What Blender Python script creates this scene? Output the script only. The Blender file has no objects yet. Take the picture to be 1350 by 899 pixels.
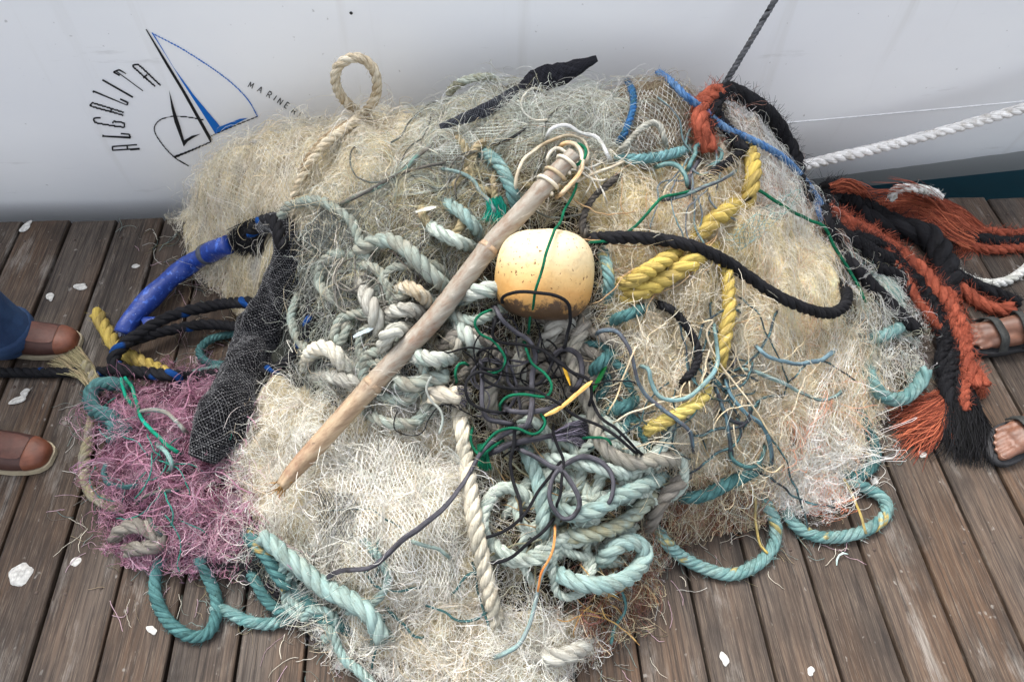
import bpy, bmesh, math, random
import numpy as np
rng = np.random.default_rng(7); random.seed(7)
S = bpy.context.scene
COL = S.collection
# ------------------------------------------------------------------ camera
W0, H0, F0 = 1350.0, 899.0, 950.0
def camray(x, y): return np.array([x - W0/2, -(y - H0/2), F0])
_d1 = camray(568, -874); _p1 = camray(0, 292); _p2 = camray(1350, 259)
_d2 = _p2*(_p1@_d1) - _p1*(_p2@_d1)
if _d2[0] < 0: _d2 = -_d2
AY = _d1/np.linalg.norm(_d1); AX = _d2/np.linalg.norm(_d2); AZ = np.cross(AX, AY)
if AZ[1] < 0: AZ = -AZ
HCAM = 1.6737
EDGE = float((_p1/-(_p1@AZ)*HCAM)@AY)
CAM = np.array([0.0, -EDGE, HCAM])
RM = np.stack([AX, AY, AZ])            # photo camera axes (right, up, forward) to world
from mathutils import Matrix, Vector
cd = bpy.data.cameras.new('camera'); co = bpy.data.objects.new('camera', cd); COL.objects.link(co)
cd.sensor_width = 36; cd.lens = F0/W0*36; cd.clip_start = 0.05; cd.clip_end = 500
mw = np.eye(4); mw[:3, 0] = RM[:, 0]; mw[:3, 1] = RM[:, 1]; mw[:3, 2] = -RM[:, 2]; mw[:3, 3] = CAM
co.matrix_world = Matrix(mw.tolist()); S.camera = co
# ------------------------------------------------------------------ light
SUN_EL, SUN_AZ = math.radians(58), math.radians(-28)     # azimuth from +Y towards +X
w = bpy.data.worlds.new('World'); S.world = w; w.use_nodes = True
nt = w.node_tree; bg = nt.nodes['Background']
sky = nt.nodes.new('ShaderNodeTexSky'); sky.sky_type = 'NISHITA'; sky.sun_disc = False
sky.sun_elevation = SUN_EL; sky.sun_rotation = SUN_AZ; sky.dust_density = 4.0; sky.air_density = 1.0
hs = nt.nodes.new('ShaderNodeHueSaturation'); hs.inputs['Saturation'].default_value = 0.32
nt.links.new(sky.outputs[0], hs.inputs['Color']); nt.links.new(hs.outputs[0], bg.inputs[0])
bg.inputs[1].default_value = 0.15
sl = bpy.data.lights.new('sun', 'SUN'); so = bpy.data.objects.new('sun', sl); COL.objects.link(so)
sl.energy = 1.05; sl.angle = math.radians(25); sl.color = (1.0, 0.965, 0.91)
sd = Vector((math.sin(SUN_AZ)*math.cos(SUN_EL), math.cos(SUN_AZ)*math.cos(SUN_EL), math.sin(SUN_EL)))
so.rotation_euler = (-sd).to_track_quat('-Z', 'Y').to_euler(); so.location = (0, 0, 6)
S.view_settings.view_transform = 'Standard'; S.view_settings.look = 'None'
S.view_settings.exposure = 1.72; S.view_settings.gamma = 1.0
S.cycles.max_bounces = 6; S.cycles.diffuse_bounces = 4
S.cycles.use_denoising = True

# ------------------------------------------------------------------ small helpers
def lin(r, g, b):
    c = np.array([r, g, b])/255.0
    return np.where(c <= .04045, c/12.92, ((c+.055)/1.055)**2.4)
def link(o, parent=None, label=None, cat=None, group=None, kind=None):
    COL.objects.link(o)
    if parent is not None: o.parent = parent
    if label: o['label'] = label
    if cat: o['category'] = cat
    if group: o['group'] = group
    if kind: o['kind'] = kind
    return o
def empty(name, loc, label, cat, group=None):
    o = bpy.data.objects.new(name, None); o.location = loc; o.empty_display_size = .05
    return link(o, None, label, cat, group)
def npmesh(name, V, F, mat, smooth=True, colors=None):
    """V (n,3), F (m,k) faces all of one size (or a list of such arrays)."""
    me = bpy.data.meshes.new(name)
    Fs = F if isinstance(F, list) else [F]
    Fs = [np.asarray(f) for f in Fs if len(f)]
    V = np.asarray(V, dtype=np.float32)
    me.vertices.add(len(V)); me.vertices.foreach_set('co', V.ravel())
    nl = sum(f.size for f in Fs); npoly = sum(len(f) for f in Fs)
    me.loops.add(nl); me.loops.foreach_set('vertex_index', np.concatenate([f.ravel() for f in Fs]).astype(np.int32))
    me.polygons.add(npoly)
    tot = np.concatenate([np.full(len(f), f.shape[1]) for f in Fs])
    st = np.concatenate([[0], np.cumsum(tot)[:-1]])
    me.polygons.foreach_set('loop_start', st.astype(np.int32))
    try: me.polygons.foreach_set('loop_total', tot.astype(np.int32))
    except Exception: pass
    me.polygons.foreach_set('use_smooth', np.full(npoly, smooth))
    if colors is not None:
        a = me.color_attributes.new('Col', 'FLOAT_COLOR', 'POINT')
        colors = np.asarray(colors, dtype=np.float32)
        c = np.ones((len(V), 4), dtype=np.float32); c[:, :3] = colors[:, :3]
        a.data.foreach_set('color', c.ravel())
        if colors.shape[1] == 6:
            y = me.attributes.new('Yarn', 'FLOAT_VECTOR', 'POINT'); y.data.foreach_set('vector', np.ascontiguousarray(colors[:, 3:]).ravel())
    me.update(calc_edges=True); me.validate()
    if mat: me.materials.append(mat)
    return me
def obj(name, V, F, mat, parent=None, smooth=True, colors=None, **kw):
    o = bpy.data.objects.new(name, npmesh(name, V, F, mat, smooth, colors))
    return link(o, parent, **kw)
# ------------------------------------------------------------------ materials
class NT:
    def __init__(s, name):
        s.m = bpy.data.materials.new(name); s.m.use_nodes = True; s.t = s.m.node_tree
        s.b = s.t.nodes['Principled BSDF']
    def n(s, typ, **kw):
        n = s.t.nodes.new(typ)
        for k, v in kw.items():
            if k.startswith('i_'):
                key = k[2:]; key = int(key) if key.isdigit() else key
                n.inputs[key].default_value = v
            else: setattr(n, k, v)
        return n
    def l(s, a, b): s.t.links.new(a, b)
    def noise(s, vec, scale, detail=4, rough=.55):
        n = s.n('ShaderNodeTexNoise'); n.inputs['Scale'].default_value = scale
        n.inputs['Detail'].default_value = detail; n.inputs['Roughness'].default_value = rough
        if vec is not None: s.l(vec, n.inputs['Vector'])
        return n.outputs['Fac']
    def ramp(s, fac, stops):
        r = s.n('ShaderNodeValToRGB'); e = r.color_ramp.elements
        while len(e) < len(stops): e.new(.5)
        for q, (p, c) in zip(e, stops):
            q.position = p; q.color = (*c, 1) if hasattr(c, '__len__') else (c, c, c, 1)
        s.l(fac, r.inputs[0]); return r.outputs[0]
    def mix(s, fac, a, b, mode='MIX'):
        m = s.n('ShaderNodeMix', data_type='RGBA', blend_type=mode)
        for v, k in ((fac, 0), (a, 6), (b, 7)):
            if hasattr(v, 'is_linked') or hasattr(v, 'links'): s.l(v, m.inputs[k])
            elif k == 0: m.inputs[0].default_value = v
            else: m.inputs[k].default_value = (*v, 1) if hasattr(v, '__len__') else (v, v, v, 1)
        return m.outputs[2]
    def bump(s, h, strength, dist=.002):
        b = s.n('ShaderNodeBump'); b.inputs['Strength'].default_value = strength; b.inputs['Distance'].default_value = dist
        s.l(h, b.inputs['Height']); s.l(b.outputs[0], s.b.inputs['Normal'])
    def coord(s, which='Object', scale=None):
        c = s.n('ShaderNodeTexCoord').outputs[which]
        if scale:
            m = s.n('ShaderNodeMapping'); m.inputs['Scale'].default_value = scale; s.l(c, m.inputs[0]); return m.outputs[0]
        return c
def mat_plain(name, rgb, rough=.6, var=.25, scale=60, bump=.3, spec=.4):
    t = NT(name); v = t.coord()
    c = t.mix(t.ramp(t.noise(v, scale), [(.3, 0.0), (.7, 1.0)]), tuple(np.array(rgb)*(1-var)), tuple(np.minimum(np.array(rgb)*(1+var), .95)))
    t.l(c, t.b.inputs['Base Color']); t.b.inputs['Roughness'].default_value = rough
    t.b.inputs['Specular IOR Level'].default_value = spec
    if bump: t.bump(t.noise(v, scale*3), bump)
    return t.m
def mat_col(name, rough=.7, scale=220, var=.22, bump=.5, spec=.25, transl=0.0):
    """colour comes from the object's own Col attribute (dyed fibre), plus fine dirt"""
    t = NT(name); a = t.n('ShaderNodeAttribute', attribute_name='Col'); v = t.coord()
    nz = t.ramp(t.noise(v, scale, 3), [(.25, 1-var), (.75, 1+var*.35)])
    c = t.mix(1.0, a.outputs[0], nz, 'MULTIPLY')
    t.l(c, t.b.inputs['Base Color']); t.b.inputs['Roughness'].default_value = rough
    t.b.inputs['Specular IOR Level'].default_value = spec
    if bump: t.bump(t.noise(v, scale*4, 2), bump, .001)
    if transl:
        tr = t.n('ShaderNodeBsdfTranslucent'); t.l(c, tr.inputs[0])
        mx = t.n('ShaderNodeMixShader'); mx.inputs[0].default_value = transl
        t.l(t.b.outputs[0], mx.inputs[1]); t.l(tr.outputs[0], mx.inputs[2])
        t.l(mx.outputs[0], t.t.nodes['Material Output'].inputs[0])
    return t.m
def mat_rope(name):
    t = NT(name); a = t.n('ShaderNodeAttribute', attribute_name='Col'); y = t.n('ShaderNodeAttribute', attribute_name='Yarn'); v = t.coord()
    fb = t.noise(y.outputs['Vector'], 1.0, 4, .6); c = t.mix(1, a.outputs[0], t.ramp(fb, [(.28, .55), (.5, .95), (.72, 1.18)]), 'MULTIPLY')
    d = t.noise(v, 26, 6, .7); c = t.mix(t.ramp(d, [(.52, 0.0), (.68, .5)]), c, t.mix(1, c, tuple(lin(150, 132, 104)), 'MULTIPLY'))
    d2 = t.noise(v, 75, 5, .7); c = t.mix(t.ramp(d2, [(.60, 0.0), (.72, .55)]), c, t.mix(1, c, tuple(lin(120, 104, 82)), 'MULTIPLY'))
    t.l(c, t.b.inputs['Base Color']); t.b.inputs['Roughness'].default_value = .8; t.b.inputs['Specular IOR Level'].default_value = .15
    t.bump(fb, .9, .004); return t.m
M_ROPE = mat_rope('rope_fibre')
M_CORD = mat_col('cord_fibre', .55, 300, .2, .2, .4)
M_STRAND = mat_col('net_filament', .5, 90, .12, 0, .4, .35)
M_FUZZ = mat_col('loose_fibre', .8, 200, .2, 0, .2)
M_CORE = mat_col('matted_net', .9, 130, .55, .9, .1)

# ------------------------------------------------------------------ the heap: one height field the nets and ropes lie on
def rays(P):
    P = np.atleast_2d(np.asarray(P, float))
    d = np.stack([P[:, 0]-W0/2, -(P[:, 1]-H0/2), np.full(len(P), F0)], 1)/F0
    return d @ RM.T
def at_z(px, py, z):
    d = rays([(px, py)])[0]; return CAM + d*((z-HCAM)/d[2])
def at_y(px, py, y):
    d = rays([(px, py)])[0]; return CAM + d*((y-CAM[1])/d[1])
def project(P):
    q = (np.asarray(P)-CAM) @ RM
    return np.stack([q[:, 0]/q[:, 2]*F0+W0/2, H0/2-q[:, 1]/q[:, 2]*F0], 1)
WALL = -0.11
CTRL = [  # (px, py, z): where the heap's surface is seen and how high it stands there
 (285,395,0),(240,400,0),(285,440,0),(310,470,0),(300,425,0),(335,440,.03),(240,322,0),(256,350,0),(272,388,0),(330,405,.04),(128,500,0),(120,560,0),(128,640,0),(140,725,0),(205,765,0),(300,765,0),(340,790,.0),(400,840,0),(470,892,0),
 (540,915,0),(640,925,0),(780,890,0),(850,815,0),(880,740,0),(930,715,0),(1000,700,0),(1060,695,0),(1130,690,0),(1150,610,0),(1165,560,0),(1225,480,0),
 (1235,410,0),(1180,330,0),(1130,285,0),(1110,262,0),(232,296,0),
 (700,190,.58),(600,190,.57),(800,190,.57),(900,200,.54),(1000,215,.44),(500,210,.53),(400,230,.47),(320,240,.36),(290,280,.24),(275,325,.08),(295,365,.045),
 (560,260,.54),(460,280,.48),(660,270,.52),(840,270,.53),(940,270,.50),(1040,290,.36),(400,320,.38),(350,330,.30),
 (520,350,.46),(610,350,.46),(800,360,.47),(900,350,.46),(1000,360,.38),(1080,340,.26),(1100,400,.22),(440,380,.38),(375,400,.20),
 (560,440,.40),(700,470,.34),(820,450,.40),(920,450,.36),(1010,450,.30),(1100,470,.18),(1150,480,.09),(450,470,.31),(380,480,.22),(330,470,.14),
 (640,540,.28),(760,540,.29),(560,540,.29),(470,560,.26),(860,540,.32),(960,550,.26),(1050,560,.16),(1110,570,.08),(400,570,.21),(330,560,.15),
 (250,530,.13),(180,540,.10),(200,620,.12),(270,620,.13),(170,690,.07),(250,700,.08),(320,690,.09),(340,640,.14),
 (420,650,.21),(520,650,.24),(620,640,.22),(720,630,.22),(820,630,.22),(900,610,.20),(980,620,.14),(1060,630,.08),(400,740,.09),(480,740,.17),
 (580,740,.17),(680,720,.17),(770,710,.17),(840,690,.14),(440,820,.06),(540,820,.11),(640,820,.11),(740,800,.11),(810,780,.09),(700,870,.05),(560,880,.05)]
CTRLW = [(300,185),(360,165),(420,150),(500,142),(560,140),(600,118),(650,108),(700,104),(780,112),(850,98),(905,118),(950,128),(1000,150),(1040,200),(1068,245),(255,225)]
P3 = [at_z(*c) for c in CTRL] + [at_y(x, y, WALL-.03) for x, y in CTRLW]
for x in np.arange(-2.0, 2.3, .25):
    P3.append(np.array([x, .06, 0.0]) if abs(x) > 1.0 else np.array([x, .09, 0.12]))
    P3.append(np.array([x, -1.75, 0.0]))
for y in np.arange(-1.6, 0, .3):
    P3 += [np.array([-1.7, y, 0.0]), np.array([2.0, y, 0.0])]
P3 = np.array(P3)
_D = np.linalg.norm(P3[:, None, :2]-P3[None, :, :2], axis=2)
_A = np.zeros((len(P3)+1,)*2); _A[:-1, :-1] = _D - np.eye(len(P3))*.02; _A[-1, :-1] = 1; _A[:-1, -1] = 1
_wt = np.linalg.solve(_A, np.append(P3[:, 2], 0))
GX0, GX1, GY0, GY1, GS = -2.3, 2.4, -2.0, 0.16, .0125
gx = np.arange(GX0, GX1, GS); gy = np.arange(GY0, GY1, GS)
XX, YY = np.meshgrid(gx, gy, indexing='ij')
HH = np.full(XX.shape, _wt[-1])
for (x, y, z), wk in zip(P3, _wt[:-1]): HH += wk*np.hypot(XX-x, YY-y)
HH = np.clip(HH, 0, None)
def lumps(X, Y, n, l0, l1, seed):
    r = np.random.default_rng(seed); out = np.zeros_like(X)
    for _ in range(n):
        a = r.uniform(0, 2*math.pi); k = 2*math.pi/r.uniform(l0, l1)
        out += np.sin(k*(X*math.cos(a)+Y*math.sin(a))+r.uniform(0, 6.28)+1.2*np.sin(9*X*math.sin(a)+7*Y))
    return out/math.sqrt(n/2)
body = np.clip(HH/.12, 0, 1)
_f1 = lumps(XX, YY, 9, .16, .34, 21); _f2 = lumps(XX, YY, 12, .07, .16, 22)
fold = (np.exp(-(_f1/.35)**2)*-.020+np.exp(-(_f2/.4)**2)*-.013+.010)*np.clip(HH/.10, 0, 1)
HH = np.clip(HH-.006, 0, None) + fold + body*(lumps(XX, YY, 26, .10, .30, 3)*.014 + lumps(XX, YY, 26, .04, .09, 4)*.006)
HH = np.clip(HH, 0, None)
fade = np.clip((.05-YY)/.14, 0, 1); HH = HH*fade**.5
for _ in range(2):
    HH[1:-1, 1:-1] = (HH[1:-1, 1:-1]*4+HH[:-2, 1:-1]+HH[2:, 1:-1]+HH[1:-1, :-2]+HH[1:-1, 2:])/8
GXh, GYh = np.gradient(HH, GS)
def bil(A, x, y):
    u = np.clip((x-GX0)/GS, 0, len(gx)-1.001); v = np.clip((y-GY0)/GS, 0, len(gy)-1.001)
    i = u.astype(int); j = v.astype(int); fu = u-i; fv = v-j
    return A[i, j]*(1-fu)*(1-fv)+A[i+1, j]*fu*(1-fv)+A[i, j+1]*(1-fu)*fv+A[i+1, j+1]*fu*fv
def Hat(x, y): return bil(HH, x, y)
def normal(x, y):
    n = np.stack([-bil(GXh, x, y), -bil(GYh, x, y), np.ones_like(x)], -1)
    return n/np.linalg.norm(n, axis=-1, keepdims=True)
def surf_t(P):
    """depth along the camera ray to the heap, the deck, or the steep back of the heap"""
    D = rays(P); t = np.full(len(D), .7); done = np.zeros(len(D), bool); st = .012
    def below(t, D):
        q = CAM + D*t[:, None]
        return (q[:, 2] <= Hat(q[:, 0], q[:, 1])) | ((q[:, 1] > WALL) & (q[:, 2] > .13)) | (q[:, 2] <= 0)
    for _ in range(260):
        b = below(t, D); done |= b
        t = np.where(done, t, t+st)
        if done.all(): break
    lo = t-st; hi = t.copy()
    for _ in range(6):
        m = (lo+hi)/2; b = below(m, D); hi = np.where(b, m, hi); lo = np.where(b, lo, m)
    return hi, D
def inpoly(P, poly):
    P = np.asarray(P); x, y = P[:, 0], P[:, 1]; r = np.zeros(len(P), bool); n = len(poly)
    for i in range(n):
        x1, y1 = poly[i]; x2, y2 = poly[(i+1) % n]
        c = ((y1 > y) != (y2 > y)) & (x < (x2-x1)*(y-y1)/((y2-y1) or 1e-9)+x1); r ^= c
    return r
def spline(P, step):
    """Catmull-Rom through P (n,k), resampled every `step` (in units of the first two columns)"""
    P = np.asarray(P, float); n = len(P)
    if n == 2: P = np.array([P[0], (P[0]*2+P[1])/3, (P[0]+2*P[1])/3, P[1]]); n = 4
    Q = np.vstack([2*P[0]-P[1], P, 2*P[-1]-P[-2]]); out = []
    for i in range(n-1):
        a, b, c, d = Q[i:i+4]; k = max(4, int(np.linalg.norm((c-b)[:3])/step*1.3)+2)
        u = np.linspace(0, 1, k, endpoint=False)[:, None]
        out.append(.5*(2*b+(c-a)*u+(2*a-5*b+4*c-d)*u**2+(3*b-a-3*c+d)*u**3))
    out = np.vstack(out+[P[-1:]])
    s = np.concatenate([[0], np.cumsum(np.linalg.norm(np.diff(out[:, :min(3, out.shape[1])], axis=0), axis=1))])
    m = max(3, int(s[-1]/step)+1); q = np.linspace(0, s[-1], m)
    return np.stack([np.interp(q, s, out[:, k]) for k in range(out.shape[1])], 1)
def gsm(a, sig):
    k = int(3*sig)+1; x = np.arange(-k, k+1); g = np.exp(-.5*(x/sig)**2); g /= g.sum()
    return np.convolve(np.pad(a, k, mode='edge'), g, 'valid')
def trace(pts, rpx, lift=0.0, sink=.0, smooth=14, bury=True):
    """picture trace -> world path lying on the heap; a point's third value adds lift (metres); ends on the heap dive into it"""
    P = np.array([(p[0], p[1], (p[2] if len(p) > 2 else 0.0)*1000) for p in pts], float)
    Q = spline(P, 2.0); extra = Q[:, 2]/1000
    t, D = surf_t(Q[:, :2]); r = rpx*t/F0
    ts = t - r*(.75-sink) - lift - extra
    k = 5; mn = np.array([ts[max(0, i-k):i+k+1].min() for i in range(len(ts))])
    tt = gsm(.5*mn+.5*ts, smooth/2.0); tt = np.minimum(tt, t-r*.15-extra*.6)
    tt = gsm(tt, 4)
    if bury:
        sp = np.arange(len(tt))*2.0; W = max(3.4*rpx, 9.0)
        for e in (0, 1):
            k = -1 if e else 0; q = CAM+D[k]*t[k]
            if q[2] > .035:
                d = (sp[-1]-sp) if e else sp; w_ = np.clip(1-d/W, 0, 1)**1.6
                tt = tt+w_*((t[k]-tt[k])+r*1.5+.006)
    return CAM + D*tt[:, None], float(np.median(r))
# ------------------------------------------------------------------ tubes
def frames(P):
    T = np.gradient(P, axis=0); T /= np.linalg.norm(T, axis=1, keepdims=True)+1e-12
    N = np.zeros_like(P); a = np.array([0, 0, 1.0]) if abs(T[0, 2]) < .9 else np.array([1.0, 0, 0])
    v = np.cross(T[0], a); v /= np.linalg.norm(v); N[0] = v
    for i in range(1, len(P)):
        v = N[i-1]-T[i]*(N[i-1]@T[i]); N[i] = v/(np.linalg.norm(v)+1e-12)
    return T, N, np.cross(T, N)
def tube(P, R, ns=12, prof=None, caps=True):
    """P path, R radius per ring (or scalar), prof(i_ring array, theta array)->multiplier grid"""
    P = np.asarray(P); n = len(P); R = np.broadcast_to(np.asarray(R, float), (n,))
    T, N, B = frames(P); th = np.linspace(0, 2*math.pi, ns, endpoint=False)
    m = prof(th) if prof is not None else np.ones((n, ns))
    rr = R[:, None]*m
    V = P[:, None, :] + rr[..., None]*(np.cos(th)[None, :, None]*N[:, None, :]+np.sin(th)[None, :, None]*B[:, None, :])
    V = V.reshape(-1, 3); i = np.arange(n-1)[:, None]*ns; j = np.arange(ns)[None, :]; k = (j+1) % ns
    F = np.stack([i+j, i+k, i+ns+k, i+ns+j], -1).reshape(-1, 4)
    Fs = [F]
    if caps:
        V = np.vstack([V, P[:1], P[-1:]]); c0, c1 = n*ns, n*ns+1; j = np.arange(ns); k = (j+1) % ns
        Fs.append(np.vstack([np.stack([np.full(ns, c0), k, j], 1), np.stack([np.full(ns, c1), (n-1)*ns+j, (n-1)*ns+k], 1)]))
    return V, Fs
def arclen(P): return np.concatenate([[0], np.cumsum(np.linalg.norm(np.diff(P, axis=0), axis=1))])
def resample(P, step):
    s = arclen(P); m = max(4, int(s[-1]/step)+1); q = np.linspace(0, s[-1], m)
    return np.stack([np.interp(q, s, P[:, k]) for k in range(3)], 1)
def merge(parts):
    Vs, F4, F3, Cs, o = [], [], [], [], 0
    for V, Fs, C in parts:
        Vs.append(V); Cs.append(np.broadcast_to(C, (len(V), 3)))
        for f in Fs: (F4 if f.shape[1] == 4 else F3).append(f+o)
        o += len(V)
    out = []
    if F4: out.append(np.vstack(F4))
    if F3: out.append(np.vstack(F3))
    return np.vstack(Vs), out, np.vstack(Cs)
def wob(n, amp, sig, seed): 
    r = np.random.default_rng(seed); return gsm(r.normal(0, 1, n), sig)*amp*math.sqrt(sig)*1.8
_seed = [100]
def nseed(): _seed[0] += 1; return _seed[0]
def mottle(n, ns, s, c0, c1, r, wl=.02):
    dl = max(s[-1]/n, 1e-4); lo = gsm(r.normal(0, 1, n), max(2, wl/dl)); lo = lo/(np.abs(lo).max()+1e-9)
    fi = gsm(r.normal(0, 1, n), max(1, .006/dl)); fi = fi/(np.abs(fi).max()+1e-9)
    k = np.clip(.5+.45*lo[:, None]+.3*fi[:, None]+r.normal(0, .13, (n, ns)), 0, 1)[..., None]
    return np.asarray(c0)*(1-k)+np.asarray(c1)*k
def yarn(C, n, ns, along, twist, k, off):
    th = np.linspace(0, 2*math.pi, ns, endpoint=False)[None]+twist[:, None]
    Y = np.stack([k*np.cos(th)+off*3.7, k*np.sin(th), np.broadcast_to(along[:, None], th.shape)], -1).reshape(-1, 3)
    return np.hstack([C, np.vstack([Y, Y[:1], Y[-1:]])])
def rope_mesh(P, R, kind, c0, c1, fleck=None):
    """list of (V, faces, colours), the centre path: one piece, or three strands laid round each other"""
    sd = nseed(); r = np.random.default_rng(sd)
    step = {'tw': .36, 'br': .38, 'co': 2.1, 'st': 1.2}[kind]*R
    P = resample(P, max(step, .0026)); n = len(P); s = arclen(P)
    Rv = R*(1+wob(n, .03, 6, sd))
    if kind in ('tw', 'br'):
        ks = 3 if kind == 'tw' else 4; ro, rs = (.47, .56) if ks == 3 else (.56, .50)
        T, N, B = frames(P); pit = R*(4.6 if ks == 3 else 5.2)*r.uniform(.92, 1.1)*(1 if ks == 3 else -1); out = []
        ns = 8 if R > .008 else 6
        for l in range(ks):
            a = s/pit*2*math.pi+l*2*math.pi/ks+wob(n, .10, 10, sd+l+1)
            rad = (ro+wob(n, .02, 8, sd+l+7))[:, None]*Rv[:, None]
            C3 = P+rad*(np.cos(a)[:, None]*N+np.sin(a)[:, None]*B)
            def prof(th): return 1+r.normal(0, .03, (n, ns))+.05*np.cos(3*th[None]+a[:, None]*2)
            V, Fs = tube(C3, Rv*rs, ns, prof); C = mottle(n, ns, s, c0, c1, r)*r.uniform(.9, 1.08)
            if fleck is not None and kind == 'br': C = np.where((gsm(r.normal(0, 1, n), 3) > .33)[:, None, None] & (r.random((n, ns)) < .6)[..., None], np.asarray(fleck), C)
            if fleck is not None and l == 0 and kind == 'tw':
                on = (np.sin(s/(R*2)*1.0)+.6*np.sin(s/(R*2)*.37+1) > .45)[:, None]
                if fleck[2] < .1: on = (np.sin(s/(R*2)*2.3) > .62)[:, None] & (np.abs((np.arange(ns)[None]*6.283/ns-a[:, None]-s[:, None]*0+20) % 6.283-1.5) < .75)
                C = np.where(on[..., None], np.asarray(fleck), C)
            C = C.reshape(-1, 3); out.append((V, Fs, yarn(np.clip(np.vstack([C, C[:1], C[-1:]]), .004, .93), n, ns, s/R*.16, s/R*.5, 1.9, l+sd)))
        return out, P, Rv
    ns = {'br': 18, 'co': 5, 'st': 6}[kind]
    if kind == 'br':
        def prof(th):
            a = s/(R*2.1)*math.pi
            g = np.cos(4*th[None]-a[:, None]*2)*np.cos(4*th[None]+a[:, None]*2)
            return 1+.17*np.sign(g)*np.abs(g)**.6+r.normal(0, .03, (n, ns))
    elif kind == 'st':
        def prof(th): return 1+.13*np.cos(2*th[None]+s[:, None]/(R*9))+r.normal(0, .03, (n, ns))
    else: prof = None
    V, Fs = tube(P, Rv, ns, prof); C = mottle(n, ns, s, c0, c1, r)
    if fleck is not None: C = np.where((gsm(r.normal(0, 1, n), 2) > .35)[:, None, None] & (r.random((n, ns)) < .28)[..., None], np.asarray(fleck), C)
    if kind == 'br':
        a = s/(R*2.1)*math.pi; t0 = np.linspace(0, 2*math.pi, ns, endpoint=False)
        g = (np.floor((t0[None]*4-a[:, None]*2)/math.pi)+np.floor((t0[None]*4+a[:, None]*2)/math.pi)) % 2
        C = C*(.86+.3*g[..., None])
    if kind == 'st': C = np.where((np.cos(2*np.linspace(0, 6.283, ns, endpoint=False)[None]+s[:, None]/(R*9)) > .3)[..., None], np.asarray(c1), C)
    C = C.reshape(-1, 3)
    C = np.clip(np.vstack([C, C[:1], C[-1:]]), .004, .93)
    return [(V, Fs, yarn(C, n, ns, s/R*(.9 if kind == 'br' else .2), s*0, 2.6, sd))], P, Rv
def link_rope(name, pieces, c, mat, **kw):
    if len(pieces) == 1:
        V, Fs, C = pieces[0]; o = obj(name, V-c, Fs, mat, None, True, C, **kw); o.location = c; return o
    o = empty(name, c, kw['label'], kw['cat'], kw.get('group'))
    for V, Fs, C in pieces: obj('strand', V-c, Fs, mat, o, True, C)
    return o
def hairs(base, dirs, L, R, cols, M=5, curl=.5, grav=0.0, seed=0, flat=None):
    """bundle of wavy 3-sided fibres: base (n,3), dirs (n,3), L (n,), R scalar"""
    r = np.random.default_rng(seed); n = len(base); d = dirs/np.linalg.norm(dirs, axis=1, keepdims=True)
    P = np.zeros((n, M, 3)); P[:, 0] = base
    for k in range(1, M):
        d = d + r.normal(0, curl, (n, 3))*.5 + np.array([0, 0, -grav]); d /= np.linalg.norm(d, axis=1, keepdims=True)
        P[:, k] = P[:, k-1]+d*(L/(M-1))[:, None]
        if flat is not None: P[:, k, 2] = np.maximum(P[:, k, 2], Hat(P[:, k, 0], P[:, k, 1])+R+flat)
    return strands_mesh(P, np.full(n, R*1.2), cols, R < .0006)
def tape_mesh(P, R, A, tap, cols):
    n, M, _ = P.shape; W = (R[:, None]*tap[None])[..., None]*A
    V = np.stack([P-W, P+W], 2); i = (np.arange(n)[:, None]*M+np.arange(M-1)[None])*2
    F = np.stack([i, i+1, i+3, i+2], -1).reshape(-1, 4)
    return V.reshape(-1, 3), [F], np.repeat(cols, M*2, axis=0)
def strands_mesh(P, R, cols, tape=False):
    n, M, _ = P.shape; r = np.random.default_rng(n)
    T = np.gradient(P, axis=1); T /= np.linalg.norm(T, axis=2, keepdims=True)+1e-9
    ref = r.normal(0, 1, (n, 1, 3)); ref /= np.linalg.norm(ref, axis=2, keepdims=True)
    A = np.cross(T, ref); A /= np.linalg.norm(A, axis=2, keepdims=True)+1e-9; B = np.cross(T, A)
    tap = np.ones(M); tap[-1] = .5
    V = np.zeros((n, M, 3, 3))
    for k in range(3):
        a = k*2*math.pi/3
        V[:, :, k] = P+(R[:, None]*tap[None])[..., None]*(A*math.cos(a)+B*math.sin(a))
    if tape: return tape_mesh(P, R, A, tap, cols)
    i = (np.arange(n)[:, None, None]*M+np.arange(M-1)[None, :, None])*3; j = np.arange(3)[None, None]; k = (j+1) % 3
    F = np.stack([i+j, i+k, i+3+k, i+3+j], -1).reshape(-1, 4)
    C = np.repeat(cols, M*3, axis=0)
    return V.reshape(-1, 3), [F], C
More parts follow.
